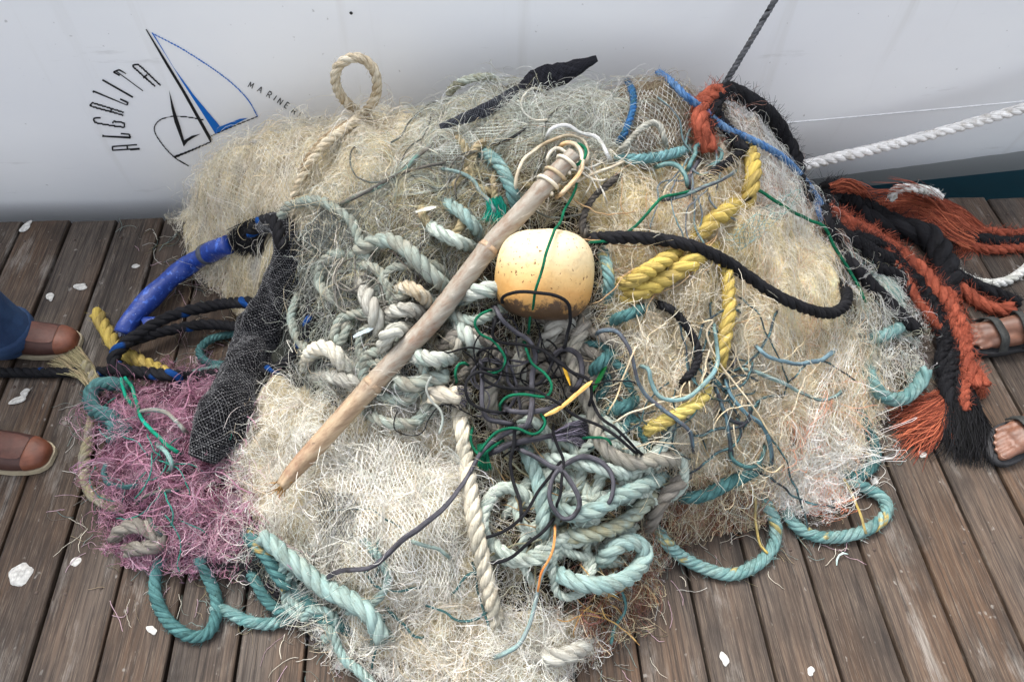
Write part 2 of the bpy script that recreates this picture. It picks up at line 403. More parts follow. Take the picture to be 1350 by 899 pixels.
# ------------------------------------------------------------------ the setting: water, dock, boat
def build_water():
    t = NT('sea_water'); v = t.coord()
    t.b.inputs['Base Color'].default_value = (.01, .05, .06, 1); t.b.inputs['Roughness'].default_value = .08
    t.bump(t.noise(v, 3, 4), .4, .05)
    V = [(-200, -200, -.95), (200, -200, -.95), (200, 200, -.95), (-200, 200, -.95)]
    obj('water', V, np.array([[0, 1, 2, 3]]), t.m, kind='structure')
build_water()
def wood_mat():
    t = NT('weathered_plank'); b = t.b
    oi = t.n('ShaderNodeObjectInfo'); c = t.coord('Object')
    ad = t.n('ShaderNodeVectorMath', operation='MULTIPLY_ADD'); t.l(oi.outputs['Random'], ad.inputs[0])
    ad.inputs[1].default_value = (37, 91, 13); t.l(c, ad.inputs[2]); v = ad.outputs[0]
    def mp(sc):
        m = t.n('ShaderNodeMapping'); m.inputs['Scale'].default_value = sc; t.l(v, m.inputs[0]); return m.outputs[0]
    grain = t.noise(mp((90, 2.2, 20)), 1.6, 7, .62)
    fine = t.noise(mp((300, 9, 60)), 1.5, 4, .7)
    wv = t.n('ShaderNodeTexWave', wave_type='BANDS', bands_direction='X'); wv.inputs['Scale'].default_value = 16
    wv.inputs['Distortion'].default_value = 9; wv.inputs['Detail'].default_value = 3; wv.inputs['Detail Scale'].default_value = 1.2
    t.l(mp((1, .055, 1)), wv.inputs['Vector'])
    big = t.noise(mp((5, 1.2, 3)), 1.0, 4)
    brown, grey = tuple(lin(88, 67, 50)), tuple(lin(81, 73, 66))
    col = t.mix(t.ramp(big, [(.38, 0.0), (.62, 1.0)]), brown, grey)
    pl = t.ramp(oi.outputs['Random'], [(0, .62), (.3, .95), (.6, .72), (1, 1.08)])
    col = t.mix(1, col, pl, 'MULTIPLY')
    col = t.mix(t.ramp(grain, [(.34, .95), (.58, 0.0)]), col, tuple(lin(33, 26, 21)))
    col = t.mix(t.ramp(wv.outputs['Fac'], [(.0, .3), (.3, 0.0)]), col, tuple(lin(42, 33, 27)))
    col = t.mix(t.ramp(fine, [(.50, 0.0), (.72, .75)]), col, tuple(lin(110, 97, 84)))
    # white worn paint and salt, scraped along the grain
    sc = t.noise(mp((14, 3.2, 5)), 1.0, 8, .72)
    wp = t.mix(1, t.ramp(sc, [(.55, 0.0), (.67, 1.0)]), t.ramp(fine, [(.38, .15), (.62, 1.0)]), 'MULTIPLY')
    col = t.mix(wp, col, tuple(lin(124, 118, 111)))
    spk = t.noise(mp((60, 40, 40)), 1.0, 2, .5)
    col = t.mix(t.ramp(spk, [(.70, 0.0), (.76, .85)]), col, tuple(lin(120, 115, 109)))
    dk = t.noise(mp((4, 3, 3)), 1.3, 5, .6)
    col = t.mix(t.ramp(dk, [(.50, 0.0), (.70, .72)]), col, tuple(lin(29, 23, 19)))
    ck = t.noise(mp((26, .55, 8)), 1.0, 3, .5); ckr = t.ramp(ck, [(.485, 0.0), (.5, 1.0), (.515, 0.0)]); ckm = t.mix(1, ckr, t.ramp(big, [(.45, 0.0), (.6, .9)]), 'MULTIPLY')
    col = t.mix(ckm, col, tuple(lin(26, 20, 17)))
    t.l(col, b.inputs['Base Color']); b.inputs['Roughness'].default_value = .72; b.inputs['Specular IOR Level'].default_value = .3
    h = t.mix(.35, grain, fine); t.bump(h, .8, .004)
    return t.m
M_WOOD = wood_mat()
def build_dock():
    root = empty('dock', (0, -1.8, 0), None, None); root['kind'] = 'structure'
    off = np.array([0, 1.8, 0])
    x0 = at_z(935, 890, 0)[0]; sp = .145; k0 = int((-2.9-x0)/sp); r = np.random.default_rng(5)
    nails = []; joists = [-.09, -.62, -1.18, -1.75, -2.4, -3.2]
    for k in range(k0, k0+41):
        xa = x0+k*sp+.0032+r.uniform(-.001, .0015); xb = x0+(k+1)*sp-.0032+r.uniform(-.0015, .001)
        ye = r.uniform(-.006, .008); dz = r.uniform(-.003, .001); xm = (xa+xb)/2; hw = (xb-xa)/2
        ys = np.concatenate([[ye, ye-.004], np.linspace(-.3, -3.4, 8), [-3.6]])
        prof = [(-1, -.038), (-1, -.004), (-.965, -.0006), (-.4, .0012*r.uniform(-1, 1)), (.4, .0012*r.uniform(-1, 1)), (.965, -.0006), (1, -.004), (1, -.038)]
        V = []; tilt = r.uniform(-.0015, .0015)
        for j, y in enumerate(ys):
            wv = 1-.012*r.uniform(0, 1); dd = -.003 if j == 0 else 0
            for u, z in prof: V.append((u*hw*wv, y+1.8, z+dz+tilt*u+dd*(z > -.02)))
        n = len(prof); F = []
        for j in range(len(ys)-1):
            for q in range(n): F.append((j*n+q, j*n+(q+1) % n, (j+1)*n+(q+1) % n, (j+1)*n+q))
        caps = [tuple(range(n))[::-1], tuple(range((len(ys)-1)*n, len(ys)*n))]
        o = obj('plank', V, [np.array(F), np.array(caps)], M_WOOD, root, smooth=False)
        o.location = (xm, 0, 0)
        for y in joists:
            for u in (-.55, .55):
                if abs(xm) < 2.6: nails.append((xm+u*hw+r.uniform(-.006, .006), y+r.uniform(-.012, .012)+1.8, dz))
    V, F = [], []
    for (x, y, z) in nails:
        b = len(V)
        for i in range(7):
            a = i*2*math.pi/7; V.append((x+.0042*math.cos(a), y+.0042*math.sin(a), z+.0018))
        for i in range(7):
            a = i*2*math.pi/7; V.append((x+.005*math.cos(a), y+.005*math.sin(a), z-.003))
        V.append((x, y, z+.0026))
        for i in range(7): F.append((b+i, b+7+i, b+7+(i+1) % 7)); F.append((b+i, b+7+(i+1) % 7, b+(i+1) % 7)); F.append((b+14, b+i, b+(i+1) % 7))
    obj('nail_heads', V, np.array(F), mat_plain('rusty_nail', (.06, .04, .03), .6), root, kind='stuff')
    def beam(n, x0, x1, y0, y1, z0, z1):
        bm = bmesh.new(); bmesh.ops.create_cube(bm, size=1)
        for v in bm.verts: v.co = Vector(((x0+x1)/2+v.co.x*(x1-x0), (y0+y1)/2+v.co.y*(y1-y0)+1.8, (z0+z1)/2+v.co.z*(z1-z0)))
        bmesh.ops.bevel(bm, geom=bm.edges[:], offset=.006, segments=1, affect='EDGES')
        me = bpy.data.meshes.new(n); bm.to_mesh(me); bm.free(); me.materials.append(M_WOOD); link(bpy.data.objects.new(n, me), root)
    for y in joists: beam('joist', -2.85, 3.0, y-.045, y+.045, -.24, -.041)
    return root
build_dock()
# ---- boat
def gap(X): 
    u = np.clip(X-.6, 0, None); return .075+.05*np.clip((X+.4)/1.4, 0, 1)+.115*u*u/(u+.3)
ZT = .26
def hullY(X, Z):
    lo = np.clip(ZT-Z, 0, None); hi = np.clip(Z-ZT, 0, None)
    return gap(X)+.29*lo**1.75+.10*hi*hi
def hull_hit(px, py):
    D = rays([(px, py)])[0]; t = .8
    while t < 6:
        q = CAM+D*t
        if q[1] >= hullY(q[0], q[2]): break
        t += .004
    return q
ZB1, ZB2 = -.09, -.20
def build_boat():
    root = empty('boat', (0, 1.2, -.9), 'white hulled sailing boat along the dock with a blue and black sail logo', 'boat')
    off = np.array([0, 1.2, -.9])
    t = NT('hull_gelcoat'); g = t.n('ShaderNodeNewGeometry'); sx = t.n('ShaderNodeSeparateXYZ'); t.l(g.outputs['Position'], sx.inputs[0])
    v = g.outputs['Position']
    def mp(sc):
        m = t.n('ShaderNodeMapping'); m.inputs['Scale'].default_value = sc; t.l(v, m.inputs[0]); return m.outputs[0]
    base = t.mix(t.ramp(t.noise(mp((1.4, 1, 2.2)), 1.0, 4), [(.3, 0.0), (.7, 1.0)]), (.84, .84, .85), (.91, .905, .895))
    streak = t.noise(mp((9, 1, .6)), 1.0, 6, .6)
    base = t.mix(t.ramp(streak, [(.6, 0.0), (.78, .35)]), base, (.60, .57, .52))
    sm = t.noise(mp((2.2, 1, 16)), 1.2, 7, .65)
    base = t.mix(t.ramp(sm, [(.64, 0.0), (.74, .4)]), base, (.46, .44, .41))
    spots = t.noise(mp((70, 40, 70)), 1.0, 2, .4)
    base = t.mix(t.ramp(spots, [(.76, 0.0), (.80, .5)]), base, (.35, .33, .31))
    mth = t.n('ShaderNodeMath', operation='MULTIPLY_ADD'); t.l(t.noise(mp((3, 1, 3)), 2.0, 4), mth.inputs[0]); mth.inputs[1].default_value = .018
    sl1 = t.n('ShaderNodeMath', operation='MULTIPLY_ADD'); t.l(sx.outputs['X'], sl1.inputs[0]); sl1.inputs[1].default_value = -.05; sl1.inputs[2].default_value = .085
    sl2 = t.n('ShaderNodeMath', operation='ADD'); t.l(sl1.outputs[0], sl2.inputs[0]); t.l(sx.outputs['Z'], sl2.inputs[1]); t.l(sl2.outputs[0], mth.inputs[2])
    f1 = t.n('ShaderNodeMath', operation='LESS_THAN'); t.l(mth.outputs[0], f1.inputs[0]); f1.inputs[1].default_value = ZB1+.009
    f2 = t.n('ShaderNodeMath', operation='LESS_THAN'); t.l(sx.outputs['Z'], f2.inputs[0]); f2.inputs[1].default_value = ZB2
    base = t.mix(f1.outputs[0], base, (.40, .40, .39))
    base = t.mix(f2.outputs[0], base, (.006, .075, .11))
    t.l(base, t.b.inputs['Base Color']); t.b.inputs['Roughness'].default_value = .33; t.b.inputs['Specular IOR Level'].default_value = .4
    t.bump(t.noise(mp((1.5, 1, 2)), 1.0, 2), .06, .02)
    xs = np.linspace(-4.5, 5.0, 120); zs = np.concatenate([np.linspace(-1.15, .5, 50), np.linspace(.55, 1.75, 16)])
    X, Z = np.meshgrid(xs, zs, indexing='ij'); Y = hullY(X, Z)
    V = np.stack([X, Y, Z], -1).reshape(-1, 3)-off; n, m = X.shape
    i = np.arange(n-1)[:, None]*m; j = np.arange(m-1)[None]
    F = np.stack([i+j, i+m+j, i+m+j+1, i+j+1], -1).reshape(-1, 4)
    # deck edge and far side close the hull
    b = len(V); far = np.stack([xs, np.full(n, 3.6), np.full(n, 1.75)], -1)-off; far2 = np.stack([xs, np.full(n, 3.2), np.full(n, -1.15)], -1)-off
    V = np.vstack([V, far, far2]); q = np.arange(n-1)
    F = np.vstack([F, np.stack([q*m+m-1, (q+1)*m+m-1, b+q+1, b+q], 1), np.stack([b+q, b+q+1, b+n+q+1, b+n+q], 1)])
    hull = obj('hull', V, F, t.m, root)
    # raised seam line along the right-hand topsides
    ln = []
    for x in np.linspace(.75, 3.2, 50): z = ZSEAM; ln.append((x, hullY(x, z)-.001, z))
    Vt, Ft = tube(np.array(ln), .0015, 6); obj('seam', Vt-off, Ft, mat_plain('seam_white', (.86, .86, .86), .4), root)
    # ---- lettering: flat film laid on the hull
    cx, cy, k = 100.0, 20.0, 1350/350.0
    def film(name, strokes, rgb, polys=()):
        parts = []
        for st in strokes:
            w0, w1, pts = st; P = spline([(cx+a/k, cy+c/k) for a, c in pts], 1.2) if len(pts) > 2 else np.array([(cx+a/k, cy+c/k) for a, c in pts], float)
            T = np.gradient(P, axis=0); T /= np.linalg.norm(T, axis=1, keepdims=True)+1e-9; N = np.stack([-T[:, 1], T[:, 0]], 1)
            ww = np.linspace(w0, w1, len(P))[:, None]/k/2; L = P+N*ww; Rr = P-N*ww; nn = len(P)
            poly = np.vstack([L, Rr]); q = np.arange(nn-1); parts.append((poly, np.stack([q, q+1, nn+q+1, nn+q], 1)))
        for pl in polys:
            P = np.array([(cx+a/k, cy+c/k) for a, c in pl], float); nn = len(P)
            bm = bmesh.new(); vs = [bm.verts.new((x, y, 0)) for x, y in P]; fc = bm.faces.new(vs); fc.normal_update(); bmesh.ops.triangulate(bm, faces=bm.faces[:])
            bm.verts.index_update(); parts.append((P, np.array([[v.index for v in f.verts] for f in bm.faces]))); bm.free()
        Vs, F4, F3, o = [], [], [], 0
        for P, F in parts:
            Q = np.array([hull_hit(a, c) for a, c in P])
            Vs.append(np.stack([Q[:, 0], hullY(Q[:, 0], Q[:, 2])-.0022, Q[:, 2]], 1)-off); (F4 if F.shape[1] == 4 else F3).append(F+o); o += len(P)
        Fs = [np.vstack(f) for f in (F4, F3) if f]
        ob = obj(name, np.vstack(Vs), Fs, mat_plain(name+'_film', rgb, .45, .06, 40, 0), root, smooth=False)
        return ob
    B = (.012, .012, .014); w = 8
    A1 = [(w, w, [(312, 657), (200, 665), (188, 668), (190, 682), (202, 684), (326, 677)]), (w, w, [(262, 661), (265, 680)])]
    L1 = [(w*1.4, w*1.4, [(136, 610), (146, 612)]), (w, w, [(138, 611), (280, 620)]), (w, w, [(280, 620), (272, 603)]), (w, w, [(272, 603), (230, 600)])]
    G1 = [(w, w, [(127, 521), (102, 520), (92, 527), (98, 538), (112, 546), (235, 566), (248, 560), (246, 548), (236, 543), (192, 537)]), (w, w, [(192, 537), (189, 549)])]
    A2 = [(w, w, [(245, 492), (100, 447), (84, 445), (79, 452), (86, 462), (243, 506)]), (w, w, [(184, 474), (178, 488)])]
    L2 = [(w*1.4, w*1.4, [(88, 383), (96, 388)]), (w, w, [(92, 386), (262, 455)]), (w, w, [(262, 455), (266, 441)]), (w, w, [(266, 441), (226, 425)])]
    I1 = [(w, w, [(137, 325), (292, 413)])]
    T1 = [(w, w, [(193, 286), (222, 274)]), (w*.9, w*.9, [(193, 286), (224, 305)]), (w*.9, w*.9, [(222, 274), (257, 296)]), (w*.9, w*.9, [(206, 281), (343, 382)])]
    A3 = [(w, w, [(432, 355), (330, 258), (312, 247), (295, 252), (300, 266), (405, 360)]), (w, w, [(364, 300), (345, 316)])]
    film('hull_lettering', A1+L1+G1+A2+L2+I1+T1+A3, B)
    def small(ch, x, y, a, s=15):
        G = {'M': [[(-1, 1), (-.8, -1), (0, .5), (.8, -1), (1, 1)]], 'A': [[(-1, 1), (0, -1), (1, 1)], [(-.6, .3), (.6, .3)]],
             'R': [[(-.8, 1), (-.8, -1), (.5, -1), (.8, -.5), (.4, 0), (-.8, .05)], [(0, .05), (.9, 1)]], 'I': [[(0, -1), (0, 1)]],
             'N': [[(-.8, 1), (-.8, -1), (.8, 1), (.8, -1)]], 'E': [[(.7, -1), (-.7, -1), (-.7, 1), (.7, 1)], [(-.7, 0), (.5, 0)]],
             'S': [[(.7, -.9), (-.3, -1), (-.7, -.5), (.6, .4), (.4, 1), (-.7, .9)]]}[ch]
        c, q = math.cos(a), math.sin(a); out = []
        for ln in G:
            p = [(x+s*(.72*u*c-v*q), y+s*(.72*u*q+v*c)) for u, v in ln]
            for i in range(len(p)-1): out.append((4.5, 4.5, [p[i], p[i+1]]))
        return out
    ms = []
    for ch, x, y, a in (('M', 892, 353, .42), ('A', 938, 376, .48), ('R', 984, 402, .53), ('I', 1014, 418, .58), ('N', 1040, 436, .6), ('E', 1074, 456, .62), ('R', 1112, 486, .66), ('E', 1142, 508, .68), ('S', 1170, 532, .7)):
        ms += small(ch, x, y, a)
    film('small_lettering', ms, (.05, .05, .05))
    film('logo_waterline', [(5, 5, [(925, 512), (760, 580), (690, 612)])], B)
    film('logo_keel_line', [(6, 12, [(690, 640), (600, 680), (500, 720)])], B)
    film('logo_hull_curve', [(5.5, 5.5, [(575, 765), (500, 718), (430, 640), (400, 575), (430, 530), (500, 512), (580, 517), (650, 530)])], B)
    film('letter_arc', [(5, 5, [(1228, 545), (1235, 520), (1262, 512), (1285, 530)])], B)
    film('logo_mast', [], B, [[(356, 70), (362, 70), (470, 245), (560, 390), (695, 632), (684, 644), (540, 385), (455, 245)]])
    film('logo_jib', [], B, [[(476, 376), (490, 430), (505, 480), (530, 560), (552, 634), (590, 612), (636, 602), (596, 622), (570, 640), (550, 665), (528, 610), (504, 540), (487, 470)]])
    film('logo_sail', [(5, 5, [(388, 88), (560, 180), (760, 315), (870, 420), (925, 512)])], tuple(lin(10, 104, 190)),
         [[(386, 86), (394, 90), (500, 262), (600, 400), (735, 565), (835, 525), (876, 519), (836, 540), (742, 592), (714, 604), (640, 490), (540, 335), (462, 208)]])
    q = hull_hit(463, 17); n = 10
    V = [(q[0], hullY(q[0], q[2])-.004, q[2])]+[(q[0]+.0045*math.cos(i*.628), hullY(q[0], q[2])-.002, q[2]+.0045*math.sin(i*.628)) for i in range(n)]
    obj('drain_hole', np.array(V)-off, np.array([[0, 1+(i+1) % n, 1+i] for i in range(n)]), mat_plain('drain_dark', (.02, .02, .02)), root)
    return root
ZSEAM = float(hull_hit(1190, 148)[2])
build_boat()

# ------------------------------------------------------------------ nets
def L_(*a): return tuple(lin(*a))
CREAM, IVORY, TAN, WHITE = L_(245, 238, 220), L_(243, 240, 231), L_(228, 211, 184), L_(246, 246, 243)
SAGE, GREYG, OLIVE, PALEG = L_(190, 198, 186), L_(164, 166, 158), L_(192, 184, 154), L_(220, 224, 214)
ORANGE, RUST, GOLD, DKGREY = L_(224, 188, 154), L_(140, 96, 78), L_(232, 216, 178), L_(74, 76, 76)
PINK, DPINK, LPINK, MAUVE = L_(192, 142, 162), L_(152, 96, 120), L_(224, 192, 204), L_(122, 100, 116)
BROWN, TEALP = L_(122, 102, 84), L_(136, 176, 168)
NETS = [
 # label, polygon, strands, palette, core colour (some darkened to paint shade into the gaps), steps, step length, offset, radius (mm), curl, straight share, flow (deg or None)
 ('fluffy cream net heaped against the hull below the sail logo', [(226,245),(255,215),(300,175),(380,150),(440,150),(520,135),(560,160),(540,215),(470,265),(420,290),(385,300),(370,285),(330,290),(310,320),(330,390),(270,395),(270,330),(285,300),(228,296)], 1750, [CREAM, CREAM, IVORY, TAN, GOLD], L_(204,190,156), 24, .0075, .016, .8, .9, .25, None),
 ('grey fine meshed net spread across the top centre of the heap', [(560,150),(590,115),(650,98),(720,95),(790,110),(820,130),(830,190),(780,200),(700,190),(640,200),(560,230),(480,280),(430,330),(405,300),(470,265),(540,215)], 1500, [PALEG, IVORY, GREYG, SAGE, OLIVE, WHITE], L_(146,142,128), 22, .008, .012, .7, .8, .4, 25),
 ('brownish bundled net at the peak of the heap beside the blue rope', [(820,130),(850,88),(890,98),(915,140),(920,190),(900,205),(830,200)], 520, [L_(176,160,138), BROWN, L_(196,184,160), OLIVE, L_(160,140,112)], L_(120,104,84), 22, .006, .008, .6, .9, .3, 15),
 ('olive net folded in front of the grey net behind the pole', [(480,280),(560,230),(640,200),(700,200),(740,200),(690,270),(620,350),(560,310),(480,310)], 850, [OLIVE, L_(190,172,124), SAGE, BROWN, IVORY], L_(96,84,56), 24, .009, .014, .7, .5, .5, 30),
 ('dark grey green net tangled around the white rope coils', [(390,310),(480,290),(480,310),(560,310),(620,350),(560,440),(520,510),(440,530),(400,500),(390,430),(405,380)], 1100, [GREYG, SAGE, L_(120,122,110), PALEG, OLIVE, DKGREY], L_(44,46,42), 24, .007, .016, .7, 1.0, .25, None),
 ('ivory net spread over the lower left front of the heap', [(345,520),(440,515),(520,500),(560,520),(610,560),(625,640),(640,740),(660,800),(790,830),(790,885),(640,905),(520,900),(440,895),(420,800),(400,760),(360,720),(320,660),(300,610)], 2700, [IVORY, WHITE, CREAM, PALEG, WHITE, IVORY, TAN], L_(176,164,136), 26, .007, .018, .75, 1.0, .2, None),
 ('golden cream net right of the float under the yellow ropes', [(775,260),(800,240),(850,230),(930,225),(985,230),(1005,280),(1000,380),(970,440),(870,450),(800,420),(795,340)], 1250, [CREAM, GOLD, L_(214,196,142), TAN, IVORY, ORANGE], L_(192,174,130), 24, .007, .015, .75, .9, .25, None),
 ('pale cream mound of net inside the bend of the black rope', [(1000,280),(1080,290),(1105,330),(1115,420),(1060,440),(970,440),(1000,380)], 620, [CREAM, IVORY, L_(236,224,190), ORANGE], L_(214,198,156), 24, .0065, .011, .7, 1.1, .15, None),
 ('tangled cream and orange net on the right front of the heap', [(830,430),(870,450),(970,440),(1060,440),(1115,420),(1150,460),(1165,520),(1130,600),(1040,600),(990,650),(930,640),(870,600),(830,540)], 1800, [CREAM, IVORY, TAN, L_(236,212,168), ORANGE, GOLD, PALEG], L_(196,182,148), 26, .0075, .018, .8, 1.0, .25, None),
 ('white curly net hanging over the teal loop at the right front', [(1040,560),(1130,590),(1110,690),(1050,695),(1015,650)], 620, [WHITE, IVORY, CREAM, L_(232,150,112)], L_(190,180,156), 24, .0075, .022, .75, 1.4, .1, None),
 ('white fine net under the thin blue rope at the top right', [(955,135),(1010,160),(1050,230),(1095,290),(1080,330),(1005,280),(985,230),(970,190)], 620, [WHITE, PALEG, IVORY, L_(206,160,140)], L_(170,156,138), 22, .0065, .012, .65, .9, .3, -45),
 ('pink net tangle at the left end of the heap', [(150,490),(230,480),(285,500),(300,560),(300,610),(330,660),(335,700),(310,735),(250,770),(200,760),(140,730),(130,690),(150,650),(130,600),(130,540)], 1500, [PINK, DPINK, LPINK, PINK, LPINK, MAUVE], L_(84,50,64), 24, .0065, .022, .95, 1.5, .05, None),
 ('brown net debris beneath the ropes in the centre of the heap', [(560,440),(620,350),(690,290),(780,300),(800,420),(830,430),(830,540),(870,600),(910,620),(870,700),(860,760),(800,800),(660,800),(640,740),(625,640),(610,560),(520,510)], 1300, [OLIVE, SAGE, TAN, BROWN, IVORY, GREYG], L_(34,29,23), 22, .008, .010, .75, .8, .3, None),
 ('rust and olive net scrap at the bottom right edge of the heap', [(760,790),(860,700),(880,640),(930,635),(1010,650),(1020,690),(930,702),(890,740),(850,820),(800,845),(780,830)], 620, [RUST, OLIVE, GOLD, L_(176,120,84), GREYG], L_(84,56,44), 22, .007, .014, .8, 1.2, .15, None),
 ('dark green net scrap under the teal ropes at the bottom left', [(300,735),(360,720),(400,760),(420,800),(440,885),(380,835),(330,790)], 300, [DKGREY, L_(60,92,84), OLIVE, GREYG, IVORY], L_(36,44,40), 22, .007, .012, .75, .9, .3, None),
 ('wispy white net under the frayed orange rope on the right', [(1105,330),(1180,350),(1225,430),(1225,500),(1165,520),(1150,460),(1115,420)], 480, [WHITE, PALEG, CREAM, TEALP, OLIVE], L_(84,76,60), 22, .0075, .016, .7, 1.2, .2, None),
]
def build_nets():
    # which net each piece of the heap belongs to
    cx, cy = (XX[:-1, :-1]+GS/2), (YY[:-1, :-1]+GS/2); hz = Hat(cx.ravel(), cy.ravel())
    px = project(np.stack([cx.ravel(), cy.ravel(), hz], 1)); own = np.full(cx.size, -1)
    for i, nd in enumerate(NETS): own[inpoly(px, nd[1]) & (own < 0)] = i
    own = own.reshape(cx.shape); solid = (hz.reshape(cx.shape) > .022); own[~solid] = -1
    for _ in range(7):
        todo = solid & (own < 0)
        if not todo.any(): break
        new = own.copy()
        for ax, sh in ((0, 1), (0, -1), (1, 1), (1, -1)):
            s = np.roll(own, sh, ax); m = todo & (s >= 0) & (new < 0); new[m] = s[m]
        own = new
    # one piece each: stray bits join the net around them
    seen = np.zeros(own.shape, bool); comps = {}
    for a0, b0 in zip(*np.nonzero(own >= 0)):
        if seen[a0, b0]: continue
        k = own[a0, b0]; stack = [(a0, b0)]; seen[a0, b0] = True; cells = []
        while stack:
            a, b = stack.pop(); cells.append((a, b))
            for c, d in ((a+1, b), (a-1, b), (a, b+1), (a, b-1)):
                if 0 <= c < own.shape[0] and 0 <= d < own.shape[1] and not seen[c, d] and own[c, d] == k: seen[c, d] = True; stack.append((c, d))
        comps.setdefault(k, []).append(cells)
    for k, cl in comps.items():
        for cells in sorted(cl, key=len)[:-1]:
            nb = [own[c, d] for a, b in cells for c, d in ((a+1, b), (a-1, b), (a, b+1), (a, b-1)) if 0 <= c < own.shape[0] and 0 <= d < own.shape[1] and own[c, d] not in (-1, k)]
            for a, b in cells: own[a, b] = max(set(nb), key=nb.count) if nb else -1
    rough = lumps(XX, YY, 30, .025, .06, 9)*.004
    for i, (label, poly, N, pal, core, M, st, off, rad, curl, straight, flow) in enumerate(NETS):
        N = int(N*1.14); M = int(M*1.5); st *= .84; curl *= 1.7; straight *= .8
        ii, jj = np.nonzero(own == i); nj = len(gy)
        top = np.clip(HH-.011+rough, .004, None); bot = np.clip(HH-.07, .0015, None)
        ids = np.stack([ii*nj+jj, (ii+1)*nj+jj, (ii+1)*nj+jj+1, ii*nj+jj+1], 1)
        uq, inv = np.unique(ids, return_inverse=True); q = inv.reshape(ids.shape); n = len(uq)
        V = np.vstack([np.stack([XX.ravel()[uq], YY.ravel()[uq], a.ravel()[uq]], 1) for a in (top, bot)])
        e = np.concatenate([q[:, [0, 1]], q[:, [1, 2]], q[:, [2, 3]], q[:, [3, 0]]]); key = e[:, 0]*n+e[:, 1]; rev = e[:, 1]*n+e[:, 0]
        ed = e[~np.isin(key, rev)]
        F = np.vstack([q, q[:, ::-1]+n, np.stack([ed[:, 1], ed[:, 0], ed[:, 0]+n, ed[:, 1]+n], 1)])
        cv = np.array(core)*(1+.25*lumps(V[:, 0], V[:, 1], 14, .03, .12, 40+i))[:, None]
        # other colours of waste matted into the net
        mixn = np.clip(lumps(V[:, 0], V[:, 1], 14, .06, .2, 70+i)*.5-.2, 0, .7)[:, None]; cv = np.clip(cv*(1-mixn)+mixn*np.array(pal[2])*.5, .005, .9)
        c0 = V.mean(0); c0[2] = 0
        o = obj('fishing_net', V-c0, F, M_CORE, None, True, cv, label=label, cat='fishing net', group='fishing nets heaped on the dock')
        o.location = c0
        # filaments wandering over the net
        r = np.random.default_rng(500+i); pa = np.array(poly, float); lo, hi = pa.min(0), pa.max(0); P = np.zeros((0, 2))
        while len(P) < N:
            c = r.uniform(lo, hi, (N*3, 2)); P = np.vstack([P, c[inpoly(c, poly)]])
        t, D = surf_t(P[:N]); X = CAM+D*t[:, None]; x, y = X[:, 0].copy(), X[:, 1].copy()
        y = np.minimum(y, -.035)
        # about half of the filaments run together in skeins
        gid = np.arange(N); sk = int(N*.62); gs = 9; gid[-sk:] = (np.arange(sk)//gs)+N-sk; perm = r.permutation(N); G = gid
        lead = G.copy(); x = x[lead]+np.where(lead != np.arange(N), r.normal(0, .004, N), 0); y = np.minimum(y[lead]+np.where(lead != np.arange(N), r.normal(0, .004, N), 0), -.035); X = X[lead]
        ang = (r.uniform(0, 2*math.pi, N) if flow is None else np.radians(flow)+r.normal(0, .6, N)+math.pi*(r.random(N) < .5))[lead]+r.normal(0, .12, N)
        isst = (r.random(N) < straight)[lead]; sl_ = np.where(isst, st*1.45, (st*r.uniform(.6, 1.15, N))[lead]*r.uniform(.85, 1.15, N))
        kap = np.where(isst, r.normal(0, 3, N)[lead], r.normal(0, 22*curl, N)[lead]*r.uniform(.8, 1.2, N)); ns_ = np.where(isst, .10, .30*curl)
        o0 = (np.abs(r.normal(0, off*.8, N))*r.choice([.5, 1, 1.5], N, p=[.45, .4, .15]))[lead]*r.uniform(.7, 1.3, N); ph = r.uniform(0, 6.28, N)[lead]; fr = r.uniform(.08, .4, N)[lead]
        Q = np.zeros((N, M, 3)); a = ang
        for m in range(M):
            z = Hat(x, y); nn = normal(x, y); nn[:, 2] = np.maximum(nn[:, 2], .2)
            oo = np.maximum(o0*(1+.8*np.sin(ph+fr*m))+np.where(isst, .004, .002), .0015)
            Q[:, m] = np.stack([x, y, z], 1)+nn*oo[:, None]
            if m % 6 == 5: kap = np.where(isst, kap, r.normal(0, 22*curl, N)[lead]*r.uniform(.75, 1.25, N))
            a = a+kap*sl_+r.normal(0, 1, N)*ns_
            nz = np.clip(nn[:, 2], .35, 1)     # shorter plan steps where the heap is steep
            gl = np.hypot(nn[:, 0], nn[:, 1])+1e-6; along = np.abs((nn[:, 0]*np.cos(a)+nn[:, 1]*np.sin(a))/gl)
            k = 1-along*(1-nz); nx, ny = x+np.cos(a)*sl_*k, y+np.sin(a)*sl_*k
            out = (Hat(nx, ny) < .014) | (ny > -.02)
            back = np.arctan2(bil(GYh, x, y), bil(GXh, x, y))
            a = np.where(out, back+r.normal(0, .8, N), a); keep = out & (r.random(N) < .85)
            x = np.where(keep, x, nx); y = np.where(keep, y, ny)
        Q[:, :, 1] = np.minimum(Q[:, :, 1], .05)
        Q[:, :, 2] = np.maximum(Q[:, :, 2], .002)
        # colour: patches plus chance
        pn = lumps(X[:, 0], X[:, 1], 18, .08, .25, 90+i)+r.normal(0, .75, N)
        rank = np.argsort(np.argsort(pn))/N; pk = np.minimum((rank*len(pal)).astype(int), len(pal)-1); pk = np.where(r.random(N) < .45, 0, pk)
        cols = np.array(pal)[pk]*(r.uniform(.60, 1.08, N)**.75)[lead][:, None]; cols = np.clip(cols+r.normal(0, .012, (N, 3)), .01, .93)
        pm = r.permutation(N); Q, cols = Q[pm], cols[pm]
        R = rad*.001*np.where(np.arange(N) < int(N*.08), r.uniform(.4, .8, N), r.uniform(.32, .68, N)); k = int(N*.08)
        V, F, C = strands_mesh(Q[:k]-c0, R[:k], cols[:k])
        obj('twine', V, F, M_STRAND, o, True, C, kind='stuff')
